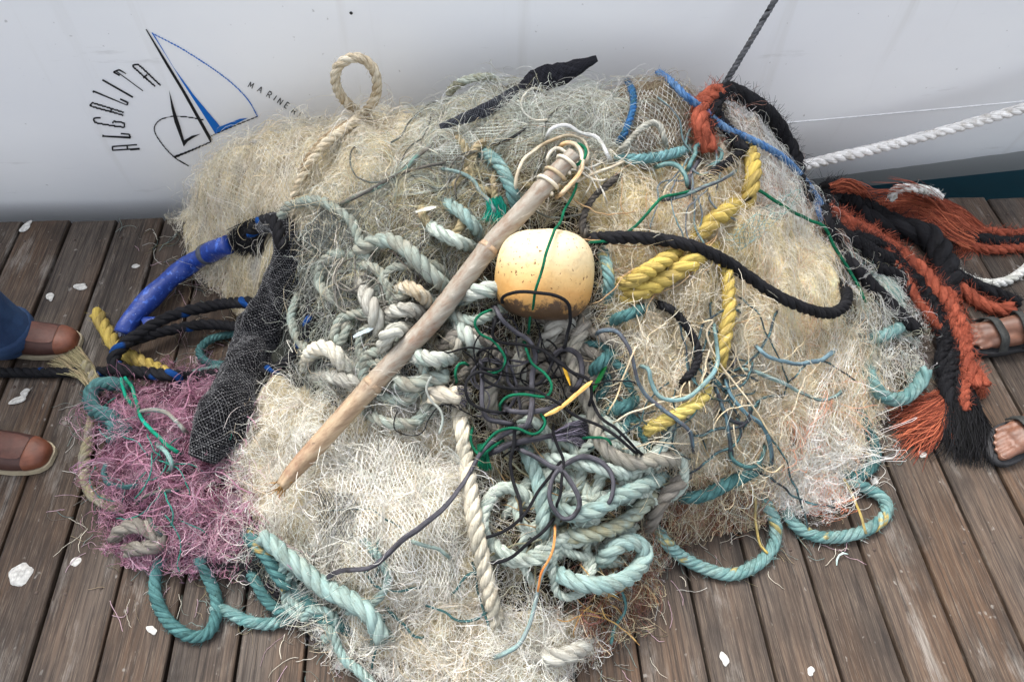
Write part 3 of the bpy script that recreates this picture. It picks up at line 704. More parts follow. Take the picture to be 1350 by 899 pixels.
        V, F, C = strands_mesh(Q[k:]-c0, R[k:]*1.05, cols[k:], True)
        obj('filaments', V, F, M_STRAND, o, True, C, kind='stuff')
build_nets()
# ------------------------------------------------------------------ ropes and cords, each one an object of its own
BLK, BLK2, BFL = L_(19, 19, 22), L_(34, 34, 37), L_(16, 62, 120)
TEAL, TEAL2, TEALD = L_(80, 120, 119), L_(128, 154, 150), L_(48, 82, 83)
PTEAL, PTEAL2 = L_(138, 152, 144), L_(168, 178, 170)
WHT, WHT2, GRY, GRY2 = L_(180, 180, 170), L_(142, 139, 126), L_(132, 127, 118), L_(98, 93, 86)
YEL, YEL2, YFL = L_(186, 163, 84), L_(160, 140, 82), L_(40, 40, 34)
CRM, BGE, BGE2, OLV = L_(216, 206, 184), L_(172, 154, 124), L_(130, 110, 84), L_(138, 130, 98)
BLUE, LBLUE, COB = L_(50, 100, 158), L_(112, 142, 172), L_(24, 54, 130)
GRN, GRN2, PUR, PUR2 = L_(8, 86, 62), L_(20, 108, 76), L_(52, 51, 56), L_(82, 81, 87)
ORG, ORG2 = L_(166, 88, 66), L_(130, 66, 50)
MGRN = L_(20, 156, 130)
# name, kind, radius px, colours, fleck, lift m, label, group, points
ROPES = [
 ('rope','tw',7.5,BLK,BLK2,BFL,0,'black rope with blue flecks lying straight across the planks from the left edge','black ropes',[(-60,489),(0,491),(75,491),(125,490),(190,490),(245,496),(300,490),(355,488),(390,466),(408,425),(412,390)]),
 ('rope','tw',8.5,BLK,BLK2,BFL,.06,'black rope with blue flecks in a double bight out of the blue hose','black ropes',[(345,400),(310,399),(270,405),(225,417),(188,437),(160,458),(150,473),(160,487),(200,492),(250,498)]),
 ('rope','tw',7.5,BLK,BLK2,BFL,.045,'lower black rope of the bight passing behind the black mesh tube','black ropes',[(345,436),(310,430),(268,428),(220,436),(185,446),(165,452)]),
 ('rope','tw',10,YEL,YEL2,YFL,.0,'yellow rope end lying on the planks under the black rope bight','yellow ropes',[(126,411),(138,432),(155,458),(180,474),(205,486),(235,500)]),
 ('rope','br',6,TEAL,TEALD,None,.01,'teal rope bight on the planks left of the black mesh tube','teal ropes',[(330,440),(305,441),(278,447),(263,462),(272,477),(300,482),(330,484)]),
 ('rope','br',5.5,TEAL,TEAL2,None,.01,'teal rope lying against the pink net top edge by the black mesh tube','teal ropes',[(255,492),(275,488),(295,482),(318,480)]),
 ('rope','tw',8,OLV,GRY,None,.0,'grey olive rope lying on the planks along the left of the pink net','beige ropes',[(112,478),(122,500),(124,540),(118,575),(111,612),(118,645),(138,662),(165,672)]),
 ('rope','br',11,TEAL,TEALD,None,.03,'thick fuzzy teal rope curled over the top left corner of the pink net','teal ropes',[(172,512),(150,506),(128,508),(119,522),(124,540),(142,548),(154,560),(150,580)]),
 ('cord','co',3,MGRN,GRN2,None,.05,'bright teal green cord running diagonally over the pink net','green cords',[(165,498),(175,512),(180,530),(187,552),(205,572),(222,588),(240,600)]),
 ('cord','co',3,MGRN,GRN2,None,.05,'short bright teal green cord at the top left of the pink net','green cords',[(160,498),(162,512),(170,528),(178,538)]),
 ('cord','st',3.5,TEAL2,GRY,None,.05,'pale teal cord arched over the top of the pink net','thin teal cords',[(180,545),(195,540),(215,543),(235,558),(248,575)]),
 ('cord','st',3.5,TEALD,GRY2,None,.03,'dark teal cord arched across the middle of the pink net','thin teal cords',[(180,665),(190,655),(210,648),(240,645)]),
 ('cord','st',4,TEAL,TEALD,None,.03,'teal cord loop at the left side of the pink net','thin teal cords',[(142,612),(137,625),(145,638),(165,642),(185,640)]),
 ('cord','st',4,TEALD,GRY2,None,.03,'dark teal cord curving down through the lower pink net','thin teal cords',[(195,675),(200,692),(210,703),(222,710)]),
 ('cord','st',4,MGRN,TEAL2,None,.04,'bright teal cord scrap in the centre of the pink net','thin teal cords',[(205,585),(218,595),(226,610),(222,622)]),
 ('rope','tw',11,GRY2,GRY,None,.01,'grey rope curled into the bottom left corner of the pink net','beige ropes',[(150,712),(160,698),(180,692),(200,700),(212,715),(190,722),(165,724)]),
 ('rope','br',9,TEAL,TEALD,None,0,'teal rope in a round loop on the planks below the pink net','teal ropes',[(212,735),(204,765),(208,795),(225,822),(250,838),(273,835),(285,812),(284,785),(272,755),(262,735)]),
 ('rope','br',9.5,TEAL,TEAL2,None,0,'teal rope lying on the planks in a flat curve at the bottom left','teal ropes',[(280,800),(300,806),(325,818),(355,822),(383,812),(393,795),(385,770),(372,750)]),
 ('rope','br',8.5,TEAL,TEALD,None,.015,'teal rope crossing inside the flat curve at the bottom left','teal ropes',[(322,745),(338,768),(352,792),(372,806),(392,808)]),
 ('rope','br',10,TEALD,TEAL,L_(150,130,80),.03,'dark teal rope with mustard wear at the left edge of the ivory net','teal ropes',[(322,698),(335,715),(352,735),(366,757),(380,776)]),
 ('rope','tw',13,PTEAL,TEAL2,None,.035,'thick pale teal rope with a cut end at the lower left of the ivory net','pale teal ropes',[(345,705),(372,728),(400,752),(430,775),(460,790),(485,808),(503,842)]),
 ('rope','br',11,TEAL,TEALD,None,.0,'teal rope partly under the thick pale teal rope at the bottom left','teal ropes',[(398,770),(408,795),(425,812),(445,822),(470,835)]),
 ('cord','tw',4.5,BLK,BLK2,None,.01,'black cord under the pink net beside the teal rope bight','black cords',[(262,742),(285,746),(320,746),(350,745)]),
 ('cord','tw',4.5,BLK,BLK2,None,.012,'black cord slanting down over the planks between the teal ropes','black cords',[(310,750),(335,762),(355,775),(372,790)]),
 ('rope','tw',11.5,PTEAL,WHT2,None,.03,'pale teal rope arching over the dark net left of the pole','pale teal ropes',[(467,350),(472,334),(487,322),(511,317),(532,326),(552,345),(566,360),(583,375),(596,395)]),
 ('rope','tw',11.5,WHT,PTEAL,None,.02,'weathered white rope coming out below the pole towards the black cord tangle','white ropes',[(596,412),(606,428),(618,446),(630,462),(640,475)]),
 ('rope','tw',13,WHT,GRY,None,.035,'thick grey white rope hanging at the left of the rope knot','white ropes',[(478,362),(482,385),(490,408),(498,428),(508,446)]),
 ('rope','tw',10.5,WHT,BGE,None,.05,'topmost white rope bight of the knot left of the pole','white ropes',[(520,386),(535,379),(550,384),(562,396),(574,412)]),
 ('rope','tw',11,WHT,GRY,None,.055,'second white rope bight in the middle of the knot left of the pole','white ropes',[(506,424),(518,412),(535,408),(552,412),(566,424)]),
 ('rope','tw',11,WHT2,WHT,None,.06,'white rope round the left side of the knot below the second bight','white ropes',[(552,436),(530,434),(513,440),(506,455),(510,470)]),
 ('rope','tw',11,WHT,PTEAL,None,.05,'pale rope lying across the bottom of the knot beside the pole','white ropes',[(535,466),(553,470),(575,474),(592,472),(603,462)]),
 ('rope','tw',10,GRY,WHT2,None,.04,'grey rope curving down the right of the knot under the pole','white ropes',[(583,432),(597,440),(602,458),(592,472)]),
 ('rope','tw',9,WHT2,BGE,None,.045,'short white rope in the heart of the knot','white ropes',[(565,440),(572,452),(580,466)]),
 ('rope','tw',12,WHT,PTEAL,None,.03,'white rope between the pole and the float','white ropes',[(598,402),(615,390),(635,383),(660,381),(690,384)]),
 ('rope','tw',11,WHT,CRM,None,.035,'white rope bight at the right of the black mesh tube','white ropes',[(404,482),(410,465),(425,458),(440,464),(452,480),(470,492)]),
 ('rope','tw',10.5,WHT,GRY,None,.02,'white rope below the bight at the right of the black mesh tube','white ropes',[(412,496),(432,496),(452,500),(475,508),(492,505)]),
 ('rope','tw',10.5,PTEAL,WHT2,None,.02,'pale frayed rope end under the knot beside the pole','white ropes',[(520,502),(545,508),(568,500),(590,496)]),
 ('rope','tw',13,CRM,GRY,None,.03,'frayed cream rope butt bound with grey lavender twine','white ropes',[(566,520),(585,520),(606,521)]),
 ('rope','tw',11.5,CRM,WHT2,None,.035,'straight cream rope running down the middle of the ivory net','white ropes',[(604,532),(608,560),(614,600),(620,650),(628,700),(638,745),(648,790),(657,830)]),
 ('rope','tw',10.5,GRY,WHT2,None,.03,'grey white rope snaking down from the float and turning right','white ropes',[(776,405),(768,433),(757,458),(757,485),(768,515),(782,545),(788,575),(805,598),(832,610),(862,606),(890,606),(910,616)]),
 ('rope','tw',12,WHT,GRY,None,.025,'white rope bight below the float behind the black cords','white ropes',[(718,470),(722,445),(735,428),(752,430),(758,450)]),
 ('rope','tw',11,WHT2,WHT,None,.02,'white rope standing behind the middle of the black cord tangle','white ropes',[(690,450),(684,475),(686,500),(694,520)]),
 ('rope','tw',11,GRY,WHT2,None,.015,'grey white rope at the left of the black cord tangle','white ropes',[(655,470),(648,500),(646,530),(655,560)]),
 ('rope','tw',10.5,PTEAL,TEAL2,None,.03,'pale teal rope hanging straight above the coil at the lower centre','pale teal ropes',[(690,585),(698,605),(708,630),(714,655),(716,690),(712,720)]),
 ('rope','tw',10,PTEAL,PTEAL2,None,.05,'pale teal rope lying across the top of the coil under the lavender tuft','pale teal ropes',[(705,606),(740,606),(775,612),(810,622),(842,630)]),
 ('rope','tw',12,PTEAL,TEAL2,None,.045,'large pale teal coil passing right of the purple cord loops','pale teal ropes',[(728,645),(735,668),(757,678),(785,672),(815,655),(845,642),(880,626)]),
 ('rope','tw',11,PTEAL,OLV,None,.03,'pale teal coil with olive wear below the large coil','pale teal ropes',[(728,698),(750,706),(780,704),(808,696),(832,682),(852,662),(870,640)]),
 ('rope','tw',9,PTEAL,SAGE,None,.03,'sage rope looped round an olive net pocket at the lower centre','pale teal ropes',[(648,722),(637,700),(638,675),(650,652),(668,642),(690,650),(706,668)]),
 ('rope','tw',9.5,PTEAL,SAGE,None,.025,'sage rope forming the bottom of the loop at the lower centre','pale teal ropes',[(645,705),(655,722),(672,733),(695,738),(722,733),(745,726)]),
 ('rope','tw',11.5,TEAL2,PTEAL,None,.05,'pale teal rope in a narrow closed bight at the lower right of the coils','pale teal ropes',[(725,748),(750,763),(780,771),(812,768),(835,755),(849,737),(848,721),(833,714),(815,719),(797,734),(778,748)]),
 ('rope','tw',12,GRY2,GRY,None,.03,'grey rope dropping from the right turn of the coils to the planks','white ropes',[(908,612),(895,635),(875,655),(862,680),(848,702)]),
 ('rope','tw',10,SAGE,PTEAL,None,.015,'sage rope hidden behind the narrow bight at the lower right','pale teal ropes',[(838,690),(822,705),(802,720),(780,730)]),
 ('rope','tw',12,WHT,GRY,None,.02,'white rope curled on the front hem of the ivory net','white ropes',[(698,860),(725,866),(750,862),(772,850),(780,835)]),
 ('rope','br',9.5,TEAL2,TEAL,L_(160,150,100),0,'teal rope in a wide loop on the planks right of the rope coils','teal ropes',[(862,690),(876,712),(900,734),(932,750),(966,757),(1000,742),(1020,718),(1022,690),(1010,665),(996,650)]),
 ('rope','br',9.5,TEAL2,TEAL,L_(170,150,90),0,'teal rope in a loop on the planks at the right front corner','teal ropes',[(1030,660),(1046,690),(1075,706),(1110,707),(1145,697),(1168,678),(1166,660),(1148,646),(1122,636),(1104,628)]),
 ('rope','br',9,TEALD,TEAL,None,0,'dark teal rope bight on the planks behind the right front loop','teal ropes',[(1110,628),(1138,624),(1153,605),(1150,580),(1138,555),(1130,535)]),
 ('rope','br',10,TEAL,TEALD,None,.02,'teal rope lying along the lower edge of the tangled cream net','teal ropes',[(888,651),(910,656),(935,650),(962,636),(990,622),(1006,608)]),
 ('rope','br',10.5,TEAL2,TEAL,None,.03,'blue teal rope bight hanging at the right end of the cream net','teal ropes',[(1143,480),(1150,505),(1168,524),(1192,524),(1210,508),(1220,488)]),
 ('rope','br',9,TEAL2,TEAL,None,.03,'short blue teal rope at the right end above the hanging bight','teal ropes',[(1142,448),(1162,443),(1182,434),(1196,424)]),
 ('rope','br',9,TEALD,TEAL,None,.03,'dark teal rope between the brown gap and the tangled cream net','teal ropes',[(795,548),(812,540),(830,532),(845,520)]),
 ('rope','br',9,TEALD,TEAL,None,.03,'dark teal rope slanting below the right of the float','teal ropes',[(770,502),(785,485),(800,470),(812,455)]),
 ('rope','br',9,TEAL,TEALD,None,.03,'teal rope beside the lower right corner of the float','teal ropes',[(800,425),(820,418),(840,410),(858,404)]),
 ('rope','br',9,TEAL,TEAL2,L_(170,160,110),.02,'teal rope standing upright close to the right of the float','teal ropes',[(792,330),(800,350),(803,375),(800,400)]),
 ('rope','tw',9,BLK,BLK2,None,.05,'thick black rope swinging from the float to a bend on the right','black ropes',[(772,316),(800,314),(832,313),(870,316),(910,324),(950,341),(985,364),(1020,387),(1055,404),(1088,413),(1108,408),(1117,393),(1112,375)]),
 ('rope','tw',5,BLK,GRY2,None,.03,'thinner black rope curving up from the float over the golden net','black cords',[(775,320),(768,300),(772,278),(785,258),(802,243),(818,230)]),
 ('rope','tw',9.5,BLK,BLK2,None,.035,'black rope lying along the outer edge beneath the green cord on the right','black ropes',[(1108,335),(1130,357),(1152,380),(1180,408),(1212,438)]),
 ('rope','tw',6,BLK,BLK2,None,.04,'black rope short curve over the pale net patch right of the cords','black cords',[(862,400),(885,408),(905,430),(918,455),(920,475),(908,495),(893,510)]),
 ('rope','tw',6,BLK,BLK2,None,.03,'short black rope running to the orange rope at the top right','black cords',[(922,238),(945,224),(968,208),(985,197)]),
 ('rope','tw',13,YEL,YEL2,YFL,.035,'thick yellow rope lower strand rising right from the float','yellow ropes',[(812,396),(840,386),(868,372),(895,356),(920,340),(945,322)]),
 ('rope','tw',11,YEL,YEL2,YFL,.05,'yellow rope upper strand laid beside the thick lower strand','yellow ropes',[(810,378),(836,368),(862,352),(886,338),(908,326)]),
 ('rope','tw',13,YEL,YEL2,None,.02,'yellow rope hump half buried in the golden net','yellow ropes',[(905,325),(925,305),(942,290),(962,275),(978,262)]),
 ('rope','tw',12,YEL,YEL2,YFL,.04,'yellow rope rising to the top right beside the blue rope','yellow ropes',[(978,275),(988,255),(993,230),(990,205),(978,192)]),
 ('rope','tw',10,YEL,YEL2,YFL,.045,'yellow rope hanging straight down over the cream net','yellow ropes',[(948,335),(957,360),(961,390),(960,420),(954,450),(948,478),(940,500)]),
 ('rope','tw',10,YEL2,L_(206,190,110),None,.03,'faded yellow rope tail at the lower left of the cream net','yellow ropes',[(938,495),(925,525),(905,540),(880,553),(855,565),(838,575)]),
 ('rope','tw',5,BLUE,LBLUE,None,.055,'thin bright blue rope trailing from the peak down the right of the heap','blue ropes',[(868,96),(885,108),(905,128),(925,143),(955,168),(985,182),(1015,197),(1040,215),(1062,240),(1080,265),(1088,282)]),
 ('rope','tw',5,BLUE,TEALD,None,.03,'short blue rope upright on the brown bundled net','blue ropes',[(827,107),(834,122),(835,140),(829,162),(822,178),(812,192)]),
 ('rope','tw',4.5,WHT,WHT2,None,.04,'white cord arched in front of the brown bundled net','white cords',[(812,204),(828,188),(845,170),(860,162),(872,170),(878,195)]),
 ('rope','br',8,L_(120,160,164),TEAL,None,.025,'grey blue rope lying level below the arched white cord','teal ropes',[(810,208),(835,210),(862,208),(890,202),(915,195)]),
 ('rope','br',10,TEAL,TEAL2,None,.03,'teal rope curving down behind the upper part of the pole','teal ropes',[(628,198),(645,206),(660,220),(670,240),(678,262),(684,285)]),
 ('rope','tw',9.5,PTEAL,TEAL2,None,.03,'pale teal rope descending behind the middle of the pole','pale teal ropes',[(582,266),(602,276),(618,290),(630,306),(636,320)]),
 ('rope','tw',9.5,PTEAL,SAGE,None,.04,'pale teal rope meeting the pole from the left','pale teal ropes',[(556,290),(572,302),(592,313),(612,322),(632,328)]),
 ('rope','tw',7,BGE,CRM,BGE2,.03,'brownish rope loop standing up against the hull at the top left','beige ropes',[(470,148,.0),(452,130,.02),(442,108,.03),(446,88,.03),(462,77,.03),(480,79,.03),(494,95,.03),(497,118,.03),(490,138,.02),(478,152)]),
 ('rope','tw',6.5,CRM,BGE,BGE2,.03,'cream rope running down the cream net from the standing loop','beige ropes',[(478,150),(458,168),(436,183),(418,202),(403,225),(392,248),(386,270),(382,292)]),
 ('rope','tw',6,BGE,BGE2,None,.025,'brown rope laid along the upper side of the cream rope','beige ropes',[(470,158),(446,172),(424,188),(408,208),(397,228)]),
 ('rope','tw',6,OLV,SAGE,None,.02,'olive rope on the back ridge left of the black mesh scrap','beige ropes',[(592,122),(605,110),(625,103),(645,102),(655,108)]),
 ('cord','st',4,L_(96,136,126),GRY,None,.03,'grey green cord across the folds of the grey net','thin teal cords',[(445,272),(470,258),(500,246),(530,226),(550,206),(570,190)]),
 ('cord','st',2.5,DKGREY,GRY2,None,.035,'dark thin cord knotted across the folds of the grey net','black cords',[(455,268),(490,250),(525,230),(535,227),(560,220),(590,214)]),
 ('cord','st',2.2,DKGREY,BLK,None,.03,'short dark cord on the grey net above the olive net','black cords',[(645,193),(665,187),(682,178),(694,167)]),
 ('cord','st',3,L_(130,140,140),TEAL2,None,.03,'grey teal cord curving over the olive net left of the pole','thin teal cords',[(580,222),(605,228),(625,238),(634,255),(648,270),(655,285)]),
 ('mooring_line','tw',7.5,L_(236,234,230),L_(214,212,208),None,0,'white three strand mooring line stretched along the hull on the right','mooring lines',None),
 ('mooring_line','tw',4.2,L_(120,120,122),L_(70,72,74),L_(30,30,30),0,'thin dark grey line running down the hull from the top of the picture','mooring lines',None),
 ('rope','tw',6.5,L_(236,236,232),WHT,None,.0,'white rope bight lying on the dock edge behind the orange fibres','white ropes',[(1176,262),(1178,252),(1192,248),(1212,249),(1230,254),(1240,262)]),
 ('rope','tw',6.5,L_(236,236,232),WHT,None,.0,'white rope in a shallow curve on the planks by the sandals','white ropes',[(1252,340),(1258,354),(1275,367),(1302,374),(1328,370),(1350,356),(1385,330)]),
 # cords about the top of the pole
 ('cord','co',3,CRM,BGE,None,.05,'beige cord in a big loop beside the top of the pole','cords round the pole top',[(680,258),(681,235),(690,213),(708,196),(730,184),(752,178),(770,186),(776,203),(772,222)]),
 ('cord','co',3.6,CRM,L_(206,160,100),None,.085,'cream and orange cord hooped over the pole tip','cords round the pole top',[(735,200),(742,190),(756,190),(766,202),(767,220),(758,236),(744,252),(732,262)]),
 ('cord','co',3.2,WHT,CRM,None,.075,'white cord crossing the pole tip beneath the green cord','cords round the pole top',[(722,222),(724,204),(734,195),(746,202),(754,216),(766,224)]),
 ('cord','co',2.6,GRN,GRN2,None,.09,'green cord looped over the pole tip','green cords',[(718,230),(730,223),(748,222),(764,216),(773,202),(768,192),(752,190)]),
 ('cord','co',2.2,GRN,GRN2,None,.05,'green cord running from the pole tip down across the float','green cords',[(762,238),(756,256),(745,275),(739,292,.02),(733,302,.075),(727,315,.115),(720,335,.14),(714,356,.148),(708,380,.135),(703,402,.09),(699,420,.04),(696,440)]),
 ('cord','co',3.2,WHT,L_(220,222,224),None,.06,'white cord strands falling right from the pole tip','cords round the pole top',[(718,186),(728,170),(748,166),(765,176),(785,180),(798,196),(806,214)]),
 ('cord','co',2.6,CRM,BGE,None,.035,'beige cord drawn right from the pole towards the brown bundled net','cords round the pole top',[(742,252),(760,240),(785,228),(808,220),(826,212)]),
 ('cord','co',2,WHT,CRM,None,.04,'white loop of twine on the grey net','white cords',[(720,120),(700,118),(688,132),(690,148),(704,158),(726,158)]),
 # right hand cords
 ('cord','co',2.4,GRN,GRN2,None,.055,'green cord rising right from the float across the golden net','green cords',[(775,320),(800,318),(818,312),(838,298),(856,278),(872,262),(895,256),(915,252)]),
 ('cord','co',2.6,GRN2,GRN,None,.05,'green cord descending the right side of the heap to the black rope','green cords',[(985,242),(1010,257),(1040,277),(1070,291),(1088,301),(1100,325),(1117,352),(1133,380),(1142,402)]),
 ('cord','st',3.2,TEAL2,PUR2,None,.045,'teal and grey cord along the green cord over the golden net','thin teal cords',[(870,264),(900,258),(925,248),(950,238),(968,228),(972,222)]),
 ('cord','st',3.2,TEAL2,TEAL,None,.05,'teal cord hooped near the orange rope','thin teal cords',[(862,222),(880,216),(896,220),(905,236),(906,250)]),
 ('cord','st',3,TEAL2,TEAL,None,.05,'teal cord bight touching the foot of the orange rope','thin teal cords',[(905,228),(915,205),(918,192),(935,194),(950,200),(948,212),(930,222)]),
 ('cord','st',3.5,PUR,PUR2,None,.04,'grey cords bunched upright under the teal hoop','thin grey cords',[(910,252),(908,235),(916,220),(924,208)]),
 ('cord','st',3.2,L_(104,134,146),PUR2,None,.055,'light blue cord from the float swinging over the cream net','thin blue cords',[(782,442),(800,435),(815,438),(827,455),(834,475),(842,505),(852,522),(872,538),(893,553),(910,570),(914,596)]),
 ('cord','st',3.4,L_(112,150,158),TEAL2,None,.06,'sky blue cord sagging between the yellow ropes','thin blue cords',[(842,482),(854,486),(858,502),(868,520),(885,528),(905,524),(925,510),(940,492),(946,470),(944,445),(940,425)]),
 ('cord','st',3.6,L_(98,130,140),PUR,None,.05,'blue grey cord hanging below the yellow rope end','thin blue cords',[(936,470),(940,500),(950,530),(958,552),(962,580),(964,605)]),
 ('cord','st',3.6,PUR,L_(98,130,140),None,.05,'purple grey cord sweeping right from the yellow rope end','thin grey cords',[(955,496),(962,518),(978,540),(998,555),(1010,570),(1016,592),(1018,618)]),
 ('cord','st',3.2,PUR2,TEAL2,None,.045,'lavender cord crossing the tangled cream net to its right edge','thin grey cords',[(972,485),(1000,492),(1025,502),(1050,514),(1078,526),(1098,524),(1112,514)]),
 ('cord','st',3.4,L_(86,104,116),L_(116,142,150),None,.045,'slate blue cord in a smile curve on the cream net','thin blue cords',[(995,455),(1010,468),(1035,477),(1060,479),(1085,473),(1102,460)]),
 ('cord','st',3.4,TEAL,PUR,None,.045,'teal grey cord bight low on the tangled cream net','thin teal cords',[(948,540),(965,555),(985,556),(990,540),(1000,530)]),
 ('cord','st',3.4,PUR,TEAL,None,.05,'grey teal cord hanging in a loop above the lower teal rope','thin grey cords',[(1008,585),(1004,605),(992,616),(975,612),(962,600),(965,580)]),
 ('cord','st',3,PUR,PUR2,None,.04,'grey cord scrap curled beside the yellow rope','thin grey cords',[(962,462),(970,468),(968,480),(958,486)]),
 ('cord','co',1.6,L_(230,206,160),CRM,None,.065,'pale twine stretched below the yellow rope end','pale twines',[(920,428),(940,422),(932,440),(944,470),(956,490),(985,525),(1008,560),(1020,580)]),
 ('cord','co',1.5,L_(230,206,160),CRM,None,.06,'pale twine slanting over the brown gap under the float','pale twines',[(838,455),(825,490),(812,525),(800,548)]),
 ('cord','co',1.6,L_(230,206,160),CRM,None,.06,'pale twine running level above the brown gap','pale twines',[(806,560),(830,545),(858,535),(900,520)]),
 ('cord','co',2.2,L_(204,176,96),OLV,None,.03,'mustard twine trailing over the planks into the wide teal loop','pale twines',[(985,640),(995,655),(997,690),(1002,715),(1012,730)]),
 ('cord','co',2,L_(204,176,96),OLV,None,.03,'mustard twine strung across the right front teal loop','pale twines',[(1112,630),(1125,655),(1138,690),(1142,702)]),
 ('cord','co',2,L_(200,120,60),L_(214,160,100),None,.06,'orange brown twine hanging below the purple loops','pale twines',[(731,688),(732,705),(727,730),(714,755),(708,785)]),
 ('cord','st',3.4,TEAL2,L_(130,140,140),None,.04,'bunched teal and grey twine falling to the front hem','thin teal cords',[(724,735),(712,765),(705,800),(695,830),(680,852),(650,868)]),
 ('cord','st',3,TEAL2,PTEAL,None,.04,'thin pale teal twine curl on the ivory net','thin teal cords',[(540,712),(560,718),(580,724),(596,738)]),
 ('cord','co',2.2,WHT,PTEAL2,None,.06,'white frayed twine curl beside the cream rope butt','white cords',[(570,496),(562,512),(568,528),(580,540),(584,555),(578,572)]),
 ('cord','st',2.6,TEALD,TEAL,None,.03,'dark teal cord hanging over the bottom right scrap','thin teal cords',[(810,770),(822,785),(824,805),(812,825),(806,850)]),
 # the dark tangle
 ('cord','st',4,PUR,PUR2,None,.05,'long grey purple cord trailing out left over the ivory net','purple grey cords',[(705,560),(680,565),(655,578),(632,600),(615,630),(592,662),(560,690),(530,712),(508,732),(488,748),(462,750),(440,756),(426,768)]),
 ('cord','st',3.8,PUR,PUR2,None,.075,'grey purple cord ring at the right above the pale coil','purple grey cords',[(680,590),(705,602),(726,616),(742,622),(758,645),(764,664),(756,680),(742,684),(730,672),(724,650),(730,628),(745,612),(770,602),(795,612),(808,632),(806,655),(796,670)]),
 ('cord','st',4,PUR,PUR2,None,.075,'grey purple cord down the left of the dark tangle','purple grey cords',[(652,402),(662,422),(680,438),(697,448),(706,468),(702,495),(701,525),(698,552),(688,570)]),
 ('cord','st',4,PUR,PUR2,None,.065,'grey purple cord hooking round the bottom of the dark tangle','purple grey cords',[(634,470),(636,505),(636,535),(643,552),(662,556),(682,562)]),
 ('cord','st',4,PUR2,PUR,None,.07,'grey purple cord arch at the right of the dark tangle','purple grey cords',[(722,480),(733,465),(748,460),(762,468),(768,485),(764,505),(752,518)]),
 ('cord','st',4,PUR,PUR2,None,.065,'grey purple cord level across the bottom of the dark tangle','purple grey cords',[(665,532),(670,541),(695,543),(722,540),(742,528)]),
 ('cord','st',5,PUR2,PUR,None,.055,'grey purple cord leading into the lavender tuft','purple grey cords',[(640,600),(660,590),(685,582),(715,576),(742,572)]),
 ('cord','co',2.6,BLK,BLK2,None,.085,'black cord lying across the front of the float','black cords',[(662,400,.03),(664,390,.06),(680,386,.1),(705,386,.11),(730,389,.105),(748,400,.08),(752,418,.04),(748,440),(742,465)]),
 ('cord','co',2.6,BLK,BLK2,None,.08,'black cord in the top of the dark tangle','black cords',[(655,415),(648,440),(660,452),(690,455),(715,462),(740,480),(755,492),(775,500),(780,520),(775,540)]),
 ('cord','co',2.6,BLK,BLK2,None,.08,'black cord looping at the far left of the dark tangle','black cords',[(660,500),(635,490),(620,495),(614,510),(620,530),(640,540),(668,545)]),
 ('cord','co',2.6,BLK,BLK2,None,.085,'black cord ring in the middle of the dark tangle','black cords',[(630,490),(645,505),(670,512),(705,514),(725,525),(748,540),(770,552),(800,565),(825,585),(842,600)]),
 ('cord','co',2.6,BLK,BLK2,None,.07,'black cord ending left over the cream rope','black cords',[(745,600),(730,622),(712,645),(690,680),(665,700),(637,710)]),
 ('cord','co',2.8,BLK,BLK2,None,.06,'black cord ending lower over the cream rope','black cords',[(732,680),(722,695),(702,712),(682,728),(664,738),(640,743)]),
 ('cord','co',2.8,BLK,BLK2,None,.075,'black cord hanging straight down below the dark tangle','black cords',[(680,555),(678,585),(673,612),(679,640),(686,665),(687,690)]),
 ('cord','co',2.4,BLK,BLK2,None,.075,'black cord behind the purple loops','black cords',[(728,560),(735,585),(742,605),(741,630),(738,655),(732,672)]),
 ('cord','co',2.6,BLK,BLK2,None,.06,'black cord running to the right edge of the coils','black cords',[(778,520),(790,548),(812,565),(832,585),(850,602)]),
 ('cord','co',2.4,BLK,BLK2,None,.08,'black cord small ring at the upper left of the dark tangle','black cords',[(628,470),(638,460),(655,460),(668,470),(660,485),(640,486),(628,476)]),
 ('cord','co',2.4,BLK2,PUR,None,.075,'dark cord ring at the upper right of the dark tangle','black cords',[(745,455),(732,472),(722,490),(712,505),(690,512),(675,505)]),
 ('cord','co',2.2,GRN,GRN2,None,.085,'green cord dropping through the dark tangle from the float','green cords',[(690,450),(695,462),(702,480),(718,492),(726,508),(720,522),(690,520),(670,522),(660,532),(659,542)]),
 ('cord','co',2.2,GRN,GRN2,None,.08,'green cord zigzag at the upper left of the dark tangle','green cords',[(650,408),(634,415),(627,426),(634,440),(652,450),(664,465),(667,478),(655,490),(638,490)]),
 ('cord','co',2.2,GRN,GRN2,None,.08,'green cord hook at the far left of the dark tangle','green cords',[(620,482),(606,480),(600,490),(602,505)]),
 ('cord','co',2.4,GRN,GRN2,None,.075,'green cord waves at the bottom of the dark tangle','green cords',[(630,600),(640,585),(655,570),(680,564),(705,572),(718,558),(712,545)]),
 ('cord','co',2.4,GRN,GRN2,None,.06,'green cord round the lower left of the dark tangle','green cords',[(622,560),(622,585),(634,600),(648,590),(665,580)]),
 ('cord','co',2.2,GRN2,GRN,None,.06,'green cord at the right of the lavender tuft','green cords',[(765,578),(782,576),(800,578),(808,590)]),
]
